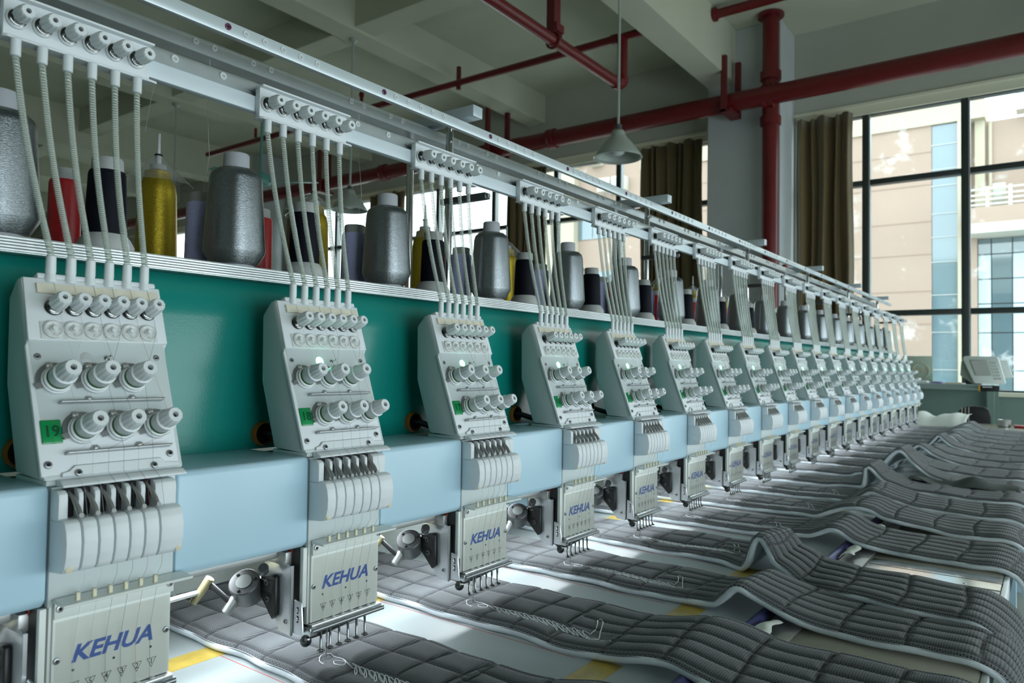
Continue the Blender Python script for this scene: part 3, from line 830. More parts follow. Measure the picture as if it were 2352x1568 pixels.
# ---- lever cover
CW = -.017
LOB = [(-.0060, .0090), (.0108, .0252), (.0268, .0412), (.0428, .0572), (.0588, .0732), (.0748, .0900), (.0918, .1180)]
pf = [(-.017, -.0865), (-.046, -.0860), (-.052, -.0885), (-.0555, -.0960), (-.0578, -.1080), (-.0572, -.1220), (-.0540, -.1340), (-.0500, -.1385), (-.0440, -.1400), (-.017, -.1425)]
for k, (a, b) in enumerate(LOB):
    p2 = pf if k in (0, 6) else [(y, z + (.0 if y < -.045 else 0)) for y, z in pf]
    obj('cover_rib', MB().prism(p2, a, b, 'x', .0016, 2), 'white_plastic', h)
BAR = [(-.0060, .0030), (.0132, .0182), (.0292, .0350), (.0458, .0512), (.0618, .0672), (.0780, .0832), (.0942, .1190)]
for k, (a, b) in enumerate(BAR):
    obj('cover_bar', MB().prism([(-.017, -.0575), (-.031, -.0580), (-.0365, -.0610), (-.0375, -.0660), (-.0375, -.0900), (-.017, -.0900)], a, b, 'x', .0010, 2), 'white_plastic', h)
obj('cover_slot', MB().box(.000, .112, -.026, -.0165, -.135, -.058), 'dark_hole', h)
for k in range(6):
    x = .0085 + .0162 * k
    pts = [(x - .0006, -.024, -.0605), (x + .0002, -.036, -.067), (x + .0012, -.044, -.076), (x + .0020, -.048, -.0835)]
    lv = obj('take_up_lever', MB().tube(pts, [.0016, .0024, .0030, .0030], 10), 'lever_grey', h)
    obj('lever_eye', MB().lathe([(.0012, 0), (.0026, 0), (.0026, .0006), (.0012, .0006)], 12, axis_mtx((x + .002, -.0505, -.0822), (0, -1, .3))), 'lever_grey', lv, small=True)
for x, z in ((-.0010, -.1345), (.1140, -.1340)):
    obj('cover_screw', MB().lathe([(.0036, 0), (.0036, .0016), (.0030, .0019)], 14, axis_mtx((x, -.0526, z), (0, -1, -.25))), 'ivory_peg', h)

# ---- needle case and face plate
obj('needle_case', MB().box(-.0048, .1295, -.0165, .012, -.180, -.056, .0012), 'case_grey', h)
obj('case_side', MB().box(-.012, -.0052, -.016, -.0090, -.262, -.180, .0008), 'ivory_plate', h)
obj('lower_case', MB().box(-.0030, .1265, -.0150, .008, -.288, -.178, .001), 'ivory_plate', h)
fp = obj('face_plate', MB().box(.0000, .1265, -.0185, -.0152, -.2855, -.1795, .0008), 'ivory_plate', h)
tm = Matrix(((1, 0, 0, .0625), (0, 0, -1, -.01862), (0, 1, 0, -.2337), (0, 0, 0, 1)))
tx = text_mb('KEHUA', .0262, shear=.30, bold=.00085, depth=.00005)
xs = [p[0] for p in tx.v]; ys_ = [p[1] for p in tx.v]
kx = .0870 / (max(xs) - min(xs)); kz = .0185 / (max(ys_) - min(ys_))
tx.v = [((x - (max(xs) + min(xs)) / 2) * kx, (y - (max(ys_) + min(ys_)) / 2) * kz, z) for x, y, z in tx.v]
obj('brand_lettering', xf(tx, tm), 'brand_blue', fp, smooth=False, label='blue slanted capitals KEHUA')
for k in range(6):
    x = .1055 - .01665 * k
    tri = [(-.0056, .0050), (.0056, .0050), (0, -.0062)]; inn = [(-.0046, .0044), (.0046, .0044), (0, -.0048)]
    mb = MB()
    mt = Matrix(((1, 0, 0, x), (0, 0, -1, -.01862), (0, 1, 0, -.2680), (0, 0, 0, 1)))
    for j in range(3):
        j2 = (j + 1) % 3
        mb.add([(*tri[j], 0), (*tri[j2], 0), (*inn[j2], 0), (*inn[j], 0)], [(0, 1, 2, 3)], mt)
    o0 = len(mb.v)
    dg = text_mb(str(k + 1), .0085, bold=.00012)
    mb.add([(a, b + .0006, c) for a, b, c in dg.v], dg.f, mt)
    obj('needle_number', mb, 'ink_black', fp, smooth=False, small=(k > 9))
for x in (.0210, .0630, .1040):
    obj('plate_hole', MB().lathe([(.0014, 0), (.0014, .0003)], 10, axis_mtx((x, -.01855, -.2503), (0, -1, 0))), 'dark_hole', fp, small=True)
for x, z in ((.0045, -.2360), (.1215, -.2355)): screw(0, 0, h, .0036, axis_mtx((x, -.0186, z), (0, -1, 0)))
obj('clear_film', MB().box(.002, .1245, -.0212, -.0202, -.2835, -.196), 'clear_film', h, smooth=False)
# peg shelf
obj('peg_shelf', MB().prism([(-.0185, -.1750), (-.0440, -.1760), (-.0440, -.1730), (-.0185, -.1710)], -.001, .1390, 'x', .0008, 1), 'ivory_plate', h)
obj('shelf_skirt', MB().box(.000, .1285, -.0215, -.0186, -.1925, -.1735, .001), 'ivory_plate', h)
for k in range(6):
    obj('thread_peg', MB().box(.0162 + .0164 * k - .0020, .0162 + .0164 * k + .0020, -.0370, -.0330, -.1745, -.1640, .0006), 'ivory_peg', h)
for x, z in ((.0050, -.1815), (.1235, -.1820)): screw(0, 0, h, .0040, axis_mtx((x, -.0216, z), (0, -1, 0)), m='steel_rough')
# bottom clamp rail, presser feet, needles
pb = obj('presser_rail', MB().box(-.003, .1275, -.0270, -.0160, -.2905, -.2860, .0008), 'steel', h)
obj('rail_rod', MB().tube([(-.004, -.0285, -.2935), (.129, -.0285, -.2935)], .0034, 12), 'screw_metal', pb)
obj('rail_block', MB().box(-.006, .0060, -.0270, -.010, -.3010, -.2900, .001), 'steel', pb)
for k in range(6):
    obj('rail_stud', MB().lathe([(.0032, 0), (.0032, .001), (.0016, .0022)], 12, axis_mtx((.0225 + .0166 * k, -.0215, -.2862), (0, 0, 1))), 'eyelet_white', pb, small=True)
obj('under_block', MB().prism([(-.001, -.3025), (.010, -.311), (.030, -.311), (.112, -.304), (.124, -.298), (.124, -.290), (-.001, -.290)], -.012, .004, 'y', .001, 1), 'black_metal', h)
for k in range(6):
    x = .0225 + .0166 * k
    zf = -.330
    ft = obj('presser_foot', MB().tube([(x + .002, -.0110, -.296), (x + .0022, -.0125, -.312), (x + .001, -.0138, -.323), (x - .001, -.0165, zf)], .0018, 8), 'dark_chrome', h)
    obj('foot_ring', MB().tube([(x - .001 + .0042 * math.cos(a), -.0165 + .0042 * math.sin(a), zf) for a in np.linspace(0, 2 * math.pi, 14, endpoint=False)], .0010, 6, closed=True), 'dark_chrome', ft)
obj('needle', MB().tube([(.0315, -.0165, -.300), (.0315, -.0165, -.325), (.0315, -.0165, -.350)], [.0016, .0010, .0005], 8), 'chrome', h)
cl = obj('thread_clip', MB().lathe([(.0075, 0), (.0080, .003), (.0060, .007), (.0035, .010)], 14, axis_mtx((.001, -.010, -.312), (-.7, -.6, .3))), 'black_metal', h)
obj('clip_spring', MB().lathe([(.0045, 0), (.0060, .0015), (.0040, .003), (.0058, .0045), (.0036, .006), (.0050, .0075), (.002, .009)], 12, axis_mtx((-.004, -.014, -.3075), (-.5, -.8, .3))), 'dark_chrome', cl, angle=20)
# left flank: slotted tab, black column, steel bracket, thread cutter motor
tb = obj('slotted_tab', MB().prism([(-.0050, -.2510), (-.0200, -.2540), (-.0240, -.2975), (-.0040, -.2975)], -.0175, -.0140, 'x', .0008, 1), 'bright_steel', h)
for z in (-.2640, -.2760):
    obj('tab_slot', MB().box(-.0178, -.0173, -.0152, -.0118, z - .0050, z + .0045, .0002), 'dark_hole', tb)
    obj('tab_screw', MB().lathe([(.0024, 0), (.0024, .0012), (.001, .002)], 10, axis_mtx((-.0177, -.0135, z), (-1, 0, 0))), 'chrome', tb, small=True)
obj('black_column', MB().box(-.0120, .010, -.0088, .0140, -.300, -.178), 'black_metal', h)
stl = obj('steel_bracket', MB().prism([(.0175, -.2000), (.0590, -.2060), (.0600, -.2600), (.0400, -.2760), (.0220, -.2990), (-.0010, -.3010), (-.0010, -.2060)], -.0210, -.0185, 'x', .0006, 1), 'bright_steel', h)
obj('bracket_flange', MB().box(-.0210, -.0170, -.0028, -.0010, -.301, -.205), 'steel', stl)
screw(0, 0, stl, .0034, axis_mtx((-.0212, .0080, -.2830), (-1, 0, 0)))
wd = obj('black_mount', MB().prism([(.0225, -.2230), (.0290, -.2210), (.0560, -.2260), (.0560, -.2560), (.0290, -.2830), (.0215, -.2760)], -.0290, -.0212, 'x', .0012, 1), 'black_metal', h)
for y, z in ((.0400, -.2330), (.0370, -.2555)):
    obj('socket_bolt', MB().lathe([(.0042, 0), (.0042, .0024), (.0030, .003), (.0018, .003), (.0018, .001)], 14, axis_mtx((-.0290, y, z), (-1, 0, 0))), 'motor_grey', wd)
obj('top_block', MB().box(-.0215, .000, .010, .075, -.2070, -.1885, .001), 'steel_rough', h)
obj('red_cap', MB().box(-.0130, -.0040, .0080, .0180, -.1910, -.1815, .001), 'red_plastic', h)
ax = Vector((-.55, -.36, .75)).normalized()
pc = Vector((-.0480, .0680, -.2330))
mt_ = obj('trim_motor', MB().lathe([(.0190, 0), (.0210, .0015), (.0215, .032), (.0200, .0335)], 36, axis_mtx(pc - ax * .0335, ax)), 'motor_grey', h)
obj('motor_cap', MB().lathe([(.0110, 0), (.0110, .0010)], 24, axis_mtx(pc, ax)), 'motor_cap', mt_)
for a in (20, 140, 260):
    qv = axis_mtx(pc, ax) @ Vector((.0155 * math.cos(math.radians(a)), .0155 * math.sin(math.radians(a)), 0))
    obj('motor_screw', MB().lathe([(.0024, 0), (.0024, .001), (.001, .0018)], 10, axis_mtx(qv, ax)), 'dark_hole', mt_, small=True)
obj('motor_lug', MB().lathe([(.0070, 0), (.0075, .002), (.0075, .010), (.006, .012)], 20, axis_mtx((-.036, .040, -.2160), (-.5, -.6, .6))), 'motor_grey', mt_)
obj('motor_strap', MB().box(-.030, -.021, .028, .066, -.246, -.230, .001), 'black_metal', mt_)
arm = obj('crank_arm', MB().tube([(-.058, .088, -.262), (-.078, .110, -.234)], .0040, 10), 'black_metal', h)
obj('crank_pin', MB().lathe([(.0062, 0), (.0068, .001), (.0068, .022), (.005, .024)], 18, axis_mtx((-.051, .082, -.258), (-.45, .2, -.75))), 'motor_cap', arm)
obj('crank_knuckle', MB().tube([(-.076, .107, -.229), (-.083, .114, -.245), (-.092, .122, -.263)], [.0064, .0062, .0052], 14), 'tarnish', arm)
obj('drive_rod', MB().tube([(-.085, .116, -.248), (-.150, .116, -.249), (-.225, .116, -.250)], .0038, 12), 'steel', arm)

# threads running down the panel
tcol = ['thread_dark', 'thread_redline', 'thread_dark', 'thread_dark', 'thread_pale', 'thread_pale']
for k in range(6):
    j = 5 - k
    u0_ = .0174 + .0213 * j
    uk = .0165 + .0211 * j + .0060
    ub = [.0925, .1130, .0510, .0710, .0105, .0305][k]
    vb = [.0570, .0, .0570, .0, .0570, .0][k]
    un_ = .0985 - .0164 * k
    pts = [pan(u0_, .184, .0), pan(u0_ + .001, .172, .0080), pan(uk, .143, .006), pan(.0128 + .0211 * j + .009, .1155, .009), pan(ub + .013, vb + .005, .011), pan(ub + .010, vb - .012, .010), pan(un_ + .002, -.0254, .0105), pan(un_, -.050, .0065),
           Vector((un_ + .001, -.040, -.056)), Vector((un_ + .002, -.0455, -.0835)), Vector((un_ + .001, -.046, -.150)), Vector((un_, -.036, -.168)), Vector((un_ + .005, -.030, -.176)), Vector((un_ + .003, -.0212, -.225)), Vector((un_ + .004, -.0212, -.284)), Vector((.0225 + .0166 * j, -.0165, -.310))]
    obj('thread', MB().tube(pts, .00016, 4), tcol[k], h, small=True)

HEADS = []
for i in range(NH):
    r = h if i == 0 else copy_tree(h, None, detail=(i < 9))
    if i: r.location.x = .06 + i * PITCH; r['_o'] = (.06 + i * PITCH, 0, -.30)
    HEADS.append(r)
for i, r in enumerate(HEADS):
    num = str(NH - i)
    bdg = [c for c in r.children if c.name.startswith('number_badge')][0]
    tx = text_mb(num, .0172, bold=.00035, sx=.95)
    tx.v = [(a + i * PITCH, b, c) for a, b, c in tx.v]
    o = obj('badge_number', xf(tx, PM @ Matrix.Translation((0, 0, .00195))), 'badge_ink', bdg, smooth=False)
    if i == 0: r['label'] = 'nearest white embroidery head, green badge reading 19, its light unlit'
    elif i == 1: r['label'] = 'second white embroidery head, green lamp lit, badge reading 18'
    elif i == 2: r['label'] = 'third white embroidery head, green lamp lit, badge reading 17'
    elif i < NH - 1: r['label'] = '%s white embroidery head from the left, its green lamp lit' % ORD[i]
    else: r['label'] = 'farthest white embroidery head, at the window end of the beam'
lamp0 = [c for c in HEADS[0].children if c.name.startswith('indicator_light')][0]
lamp0.data = lamp0.data.copy(); lamp0.data.materials[0] = MATS['led_off']

# ================================================================== UPPER TENSION BLOCKS WITH COILED TUBES
tb0 = root('thread_tension_block', (.05, .10, .43), None, 'tension block', 'tension blocks with coiled thread tubes')
obj('block_body', MB().box(-.0290, .1370, .0880, .0995, .4385, .4835, .0015), 'white_plastic', tb0)
obj('top_ledge', MB().box(-.0290, .1390, .0800, .1150, .4835, .4865, .0008), 'white_plastic', tb0)
obj('bottom_ledge', MB().prism([(-.0310, .084), (-.027, .0800), (.136, .0800), (.1435, .0815), (.1435, .0860), (.1380, .0995), (-.031, .0995)], .4355, .4386, 'z', .0006, 1), 'white_plastic', tb0)
for k in range(6):
    x = -.0160 + .0270 * k; z = .4605
    mt = axis_mtx((x, .0880, z), (0, -1, 0))
    obj('knob_seat', MB().lathe([(.0112, 0), (.0116, .001), (.0112, .0028), (.0090, .0032)], 24, mt), 'knob_white', tb0)
    mk = axis_mtx((x, .0848, z), (0, -1, 0))
    kb = obj('tension_knob', MB().lathe(capprof, 40, mk, ribs=(1, 3, .07)), 'knob_white', tb0, angle=28)
    obj('spring_discs', MB().lathe([(.0095, 0), (.0098, .0012), (.0072, .0018), (.0088, .0026), (.0092, .0034), (.0068, .0042), (.0084, .005), (.0066, .006), (.0078, .0072), (.0062, .0084), (.0074, .0098)], 24, mk), 'dark_chrome', kb, angle=25)
    obj('knob_bore', MB().lathe([(.0027, 0), (.0027, .0006)], 12, axis_mtx((x, .0848 - .0268, z), (0, -1, 0))), 'dark_chrome', kb)
for k in range(6):
    xt = -.0172 + .0273 * k; xb = .0174 + .0213 * k
    top = Vector((xt, .0840, .4180)); bot = Vector((xb, .0600, .1950))
    obj('tube_socket', MB().lathe([(.0046, 0), (.0056, .0008), (.0056, .0190), (.0064, .0195)], 18, axis_mtx((xt, .0840, .4165), (0, 0, 1))), 'knob_white', tb0)
    bow = .0030
    def path(t):
        p = top.lerp(bot, t)
        # leaves the socket straight down, then leans over
        p.x += bow * math.sin(math.pi * t) * (-1.0 if k < 5 else -.6)
        p.y += .003 * math.sin(math.pi * t)
        return p
    P = [path(t) for t in np.linspace(0, 1, 22)]
    tu = obj('thread_tube', MB().tube(P, .0038, 12, cap=False), 'clear_tube', tb0)
    # coil spring inside, tighter towards the bottom
    turns = 84; seg = 9
    mb = MB(); pts = []
    for q in range(turns * seg + 1):
        s = q / (turns * seg)
        t = s ** .86 if True else s
        t = 1 - (1 - s) ** 1.25 if False else t
        c = path(t); a = 2 * math.pi * turns * s
        pts.append((c.x + .0031 * math.cos(a), c.y + .0031 * math.sin(a), c.z))
    mb.tube(pts, .00062, 4)
    obj('coil_spring', mb, 'spring', tu)
for i in range(NH):
    r = tb0 if i == 0 else copy_tree(tb0)
    r.location.x = .05 + i * PITCH
    if i == 0: r['label'] = 'nearest white block of six tension knobs with coiled tubes, top left'
    elif i < NH - 1: r['label'] = 'white block of six tension knobs with coiled tubes, %s from the left' % ORD[i]
    else: r['label'] = 'farthest white block of six tension knobs with coiled tubes'

# ================================================================== THREAD CONES
SZ = .2236
def spool_silver():
    t = root('thread_cone', (0, 0, SZ), None, 'thread cone')
    obj('thread_winding', MB().lathe([(.030, .004), (.036, .006), (.0462, .024), (.0470, .030), (.0400, .140), (.0375, .149), (.0300, .156), (.0215, .158)], 40, Matrix.Translation((0, 0, SZ))), 'silver_thread', t)
    obj('cone_core', MB().lathe([(.030, 0), (.031, .004), (.020, .15), (.0195, .180), (.0180, .182), (.0140, .182), (.0138, .165)], 28, Matrix.Translation((0, 0, SZ))), 'spool_core', t)
    return t
def spool_black():
    t = root('thread_cone', (0, 0, SZ), None, 'thread cone')
    obj('cone_base', MB().lathe([(.036, 0), (.036, .008), (.031, .018), (.024, .026)], 30, Matrix.Translation((0, 0, SZ))), 'core_base', t)
    obj('thread_winding', MB().lathe([(.0245, .022), (.0265, .026), (.0235, .106), (.0220, .111), (.018, .112)], 32, Matrix.Translation((0, 0, SZ))), 'black_thread', t)
    obj('cone_core', MB().lathe([(.0205, .109), (.0195, .127), (.0182, .129), (.0142, .129), (.014, .115)], 28, Matrix.Translation((0, 0, SZ))), 'core_grey', t)
    return t
def spool_straight(m, R):
    t = root('thread_cone', (0, 0, SZ), None, 'thread cone')
    obj('thread_winding', MB().lathe([(R, .003), (R * 1.01, .006), (R * .965, .107), (R * .90, .1115), (R * .8, .112)], 32, Matrix.Translation((0, 0, SZ))), m, t)
    obj('cone_core', MB().lathe([(R * .9, 0), (R * .9, .005), (R * .80, .106), (R * .79, .126), (R * .74, .128), (R * .6, .128), (R * .58, .115)], 28, Matrix.Translation((0, 0, SZ))), 'core_grey', t)
    return t
def spool_gold():
    t = root('thread_cone', (0, 0, SZ), None, 'thread cone')
    obj('thread_winding', MB().lathe([(.0320, .004), (.0340, .008), (.0300, .135), (.0270, .152), (.0225, .158), (.0210, .172), (.015, .175)], 36, Matrix.Translation((0, 0, SZ))), 'gold_thread', t)
    obj('cone_core', MB().lathe([(.020, 0), (.020, .004), (.0135, .174), (.0130, .184), (.010, .185)], 20, Matrix.Translation((0, 0, SZ))), 'core_grey', t)
    hd = obj('clear_hood', MB().lathe([(.0040, .201), (.0075, .196), (.0180, .188), (.0220, .183), (.0560, .150)], 40, Matrix.Translation((0, 0, SZ)), cap=False), 'clear_hood', t)
    obj('spindle', MB().lathe([(.0045, .185), (.0045, .200), (.0028, .203), (.0022, .238), (.0010, .239)], 12, Matrix.Translation((0, 0, SZ))), 'eyelet_white', t)
    obj('spindle_ring', MB().tube([(.0052 * math.cos(a), .0052 * math.sin(a), SZ + .2015) for a in np.linspace(0, 2 * math.pi, 16, endpoint=False)], .0016, 6, closed=True), 'black_metal', t)
    return t
KINDS = [('silver', spool_silver(), .005, .190, 'large silver thread cone'),
         ('black', spool_black(), .136, .192, 'black thread cone on grey base'),
         ('lavender', spool_straight('lavender_thread', .0262), PITCH - .005, .272, 'lavender thread cone with grey core'),
         ('red', spool_straight('red_thread', .0215), .127, .300, 'slim red thread cone'),
         ('gold', spool_gold(), PITCH - .030, .370, 'gold thread cone under clear hood')]
for nm, proto, dx, y, lab in KINDS:
    first = True
    for i in range(NH):
        x = i * PITCH + dx
        if x > MX1 - .05: continue
        c = proto if first else copy_tree(proto); first = False
        c.location.x = x + (random.uniform(-.004, .004) if i > 0 else 0); c.location.y = y
        c.rotation_euler.z = random.uniform(0, 6)
        last = (i + 1) * PITCH + dx > MX1 - .05 or i == NH - 1
        c['label'] = ('%s nearest the camera' % lab) if i == 0 else ('%s, %s of its colour from the left' % (lab, 'last' if last else ORD[i]))
        c['group'] = '%s thread cones on the shelf' % nm
# loose threads rising from some cones to the eyelet rail
for nm, xs_, y, z0, xe in (('a', .324, .272, .352, .333), ('b', .655, .272, .352, .66), ('c', .276, .37, .46, .29)):
    pts = [(xs_, y, z0), (xs_ + .004, y - .01, z0 + .06), (xs_ + .006, (y + .28) / 2, z0 + .15), (xe, .276, .58)]
    o = obj('loose_thread', MB().tube(pts, .00045, 4), 'thread_pale')
    tag(o, {'a': 'pale thread rising from the nearest lavender cone', 'b': 'pale thread rising from the second lavender cone', 'c': 'pale thread rising above the nearest gold cone'}[nm], 'thread')

# ================================================================== TABLE
tbx = root('embroidery_table', (2.8, -.2, FZ), 'long white work table under the quilted strips', 'table')
obj('white_board', MB().box(MX0, 6.45, -.415, .46, TBL - .014, TBL, .002), 'table_white', tbx)
obj('front_top', MB().box(MX0, 7.05, -.765, -.430, TBL - .032, TBL - .004, .003), 'table_beige', tbx)
obj('far_edge', MB().box(7.05, 7.075, -1.1, -.25, TBL - .034, TBL + .004, .002), 'facade_white', tbx)
obj('far_top', MB().box(6.45, 7.05, -.430, .10, TBL - .032, TBL - .004, .003), 'table_beige', tbx)
obj('front_edge', MB().box(MX0, 7.05, -.775, -.765, TBL - .045, TBL - .004, .002), 'aluminium', tbx)
obj('clamp_plate', MB().box(MX0, 6.45, -.500, -.446, TBL - .004, TBL + .0015, .001), 'steel_rough', tbx)
obj('apron_panel', MB().box(MX0, 7.0, -.74, -.72, TBL - .16, TBL - .032), 'beam_blue', tbx)
for x in (MX0 + .2, 1.6, 3.3, 5.0, 6.7):
    for y in (-.70, .36):
        obj('leg', MB().box(x - .03, x + .03, y - .03, y + .03, FZ, TBL - .032), 'beam_blue', tbx)
for x in (1.555, 3.06, 4.57, 6.08):
    for a, b in ((-.060, -.0025), (.0025, .060)):
        obj('joint_strip', MB().box(x + a, x + b, -.764, -.505, TBL - .004, TBL - .0025), 'chrome', tbx)
    obj('joint_slot', MB().box(x - .0025, x + .0025, -.766, -.505, TBL - .02, TBL - .0035), 'dark_hole', tbx)
    obj('joint_screw', MB().lathe([(.0035, 0), (.0035, .0008)], 10, axis_mtx((x - .045, -.70, TBL - .0025), (0, 0, 1))), 'steel_rough', tbx)
rod = obj('clamp_rod', MB().tube([(MX0, -.432, TBL + .006), (3, -.432, TBL + .006), (6.4, -.432, TBL + .006)], .0085, 12), 'purple_tube')
tag(rod, 'dark purple clamp rod lying along the front of the white board', 'rod')
# curled white liner, brown tape and red marking lines in the gaps between the strips
for i in range(0, 8):
    x0 = i * PITCH + .197; x1 = (i + 1) * PITCH - .012
    mb = MB(); n = 10
    for k in range(n + 1):
        a = k / n
        y = -.440 - .035 * a; z = TBL + .002 + .016 * math.sin(a * 2.2)
        for j in range(9):
            f = j / 8
            mb.v.append((x0 + .01 + (x1 - x0 - .02) * f, y + .004 * math.sin(9 * f + i), z + .002 * math.sin(7 * f + 2 * i)))
    for k in range(n):
        for j in range(8): mb.f.append((k * 9 + j, k * 9 + j + 1, (k + 1) * 9 + j + 1, (k + 1) * 9 + j))
    o = obj('liner_scrap', mb, 'paper_white', angle=80)
    tag(o, 'curled white liner edge beside the %s quilted strip from the left' % ORD[i], 'liner', 'white liner scraps at the clamp rod')
    for q, (ya, yb) in enumerate(((.168, .213), (-.333, -.287))):
        o = obj('tape', MB().box(x0 - .01, x1 + .012, ya, yb, TBL, TBL + .0006), 'tape_yellow')
        tag(o, 'brown tape on the white board %s the needles, %s gap from the left' % (('behind', 'in front of')[q], ORD[i]), 'tape', 'brown tapes between the strips')
    mb = MB(); y = .17
    while y > -.26:
        mb.box(x1 - .006, x1 - .0048, y - .0035, y, TBL, TBL + .0004); y -= .005
    o = obj('red_mark_line', mb, 'red_ink', smooth=False)
    tag(o, 'dotted red marking line on the board, %s gap from the left' % ORD[i], 'marking', 'red marking lines', 'stuff')

# ================================================================== QUILTED STRIPS
def smooth_path(ctrl, step):
    c = np.array(ctrl, float)
    out = []
    for k in range(len(c) - 1):
        p0 = c[max(k - 1, 0)]; p1 = c[k]; p2 = c[k + 1]; p3 = c[min(k + 2, len(c) - 1)]
        for t in np.linspace(0, 1, 24, endpoint=False):
            # centripetal-ish catmull rom with reduced tension
            m1 = (p2 - p0) * .42; m2 = (p3 - p1) * .42
            h00 = 2 * t ** 3 - 3 * t ** 2 + 1; h10 = t ** 3 - 2 * t ** 2 + t; h01 = -2 * t ** 3 + 3 * t ** 2; h11 = t ** 3 - t ** 2
            out.append(h00 * p1 + h10 * m1 + h01 * p2 + h11 * m2)
    out.append(c[-1]); out = np.array(out)
    d = np.r_[0, np.cumsum(np.hypot(*np.diff(out, axis=0).T))]
    n = int(d[-1] / step)
    s = np.linspace(0, d[-1], n + 1)
    return s, np.interp(s, d, out[:, 0]), np.interp(s, d, out[:, 1])

def np_mesh(name, V, nr, nc, m, parent, uv=None, stitch=None, closed_cols=False, angle=60):
    V = V.reshape(-1, 3)
    ii = np.arange(nr - 1)[:, None]; jj = np.arange(nc if closed_cols else nc - 1)[None, :]
    j2 = (jj + 1) % nc
    F = np.stack([ii * nc + jj, ii * nc + j2, (ii + 1) * nc + j2, (ii + 1) * nc + jj], -1).reshape(-1, 4)
    me = bpy.data.meshes.new(name)
    me.vertices.add(len(V)); me.vertices.foreach_set('co', V.astype(np.float32).ravel())
    me.loops.add(F.size); me.loops.foreach_set('vertex_index', F.astype(np.int32).ravel())
    me.polygons.add(len(F)); me.polygons.foreach_set('loop_start', (np.arange(len(F)) * 4).astype(np.int32))
    me.update(calc_edges=True); me.validate()
    if uv is not None:
        l = me.uv_layers.new(name='UVMap')
        l.data.foreach_set('uv', uv.reshape(-1, 2)[F.ravel()].astype(np.float32).ravel())
    if stitch is not None:
        a = me.attributes.new('stitch', 'FLOAT', 'POINT'); a.data.foreach_set('value', stitch.astype(np.float32).ravel())
    me.shade_smooth()
    me.materials.append(MATS[m])
    o = bpy.data.objects.new(name, me); COL.objects.link(o); o.parent = parent
    return o

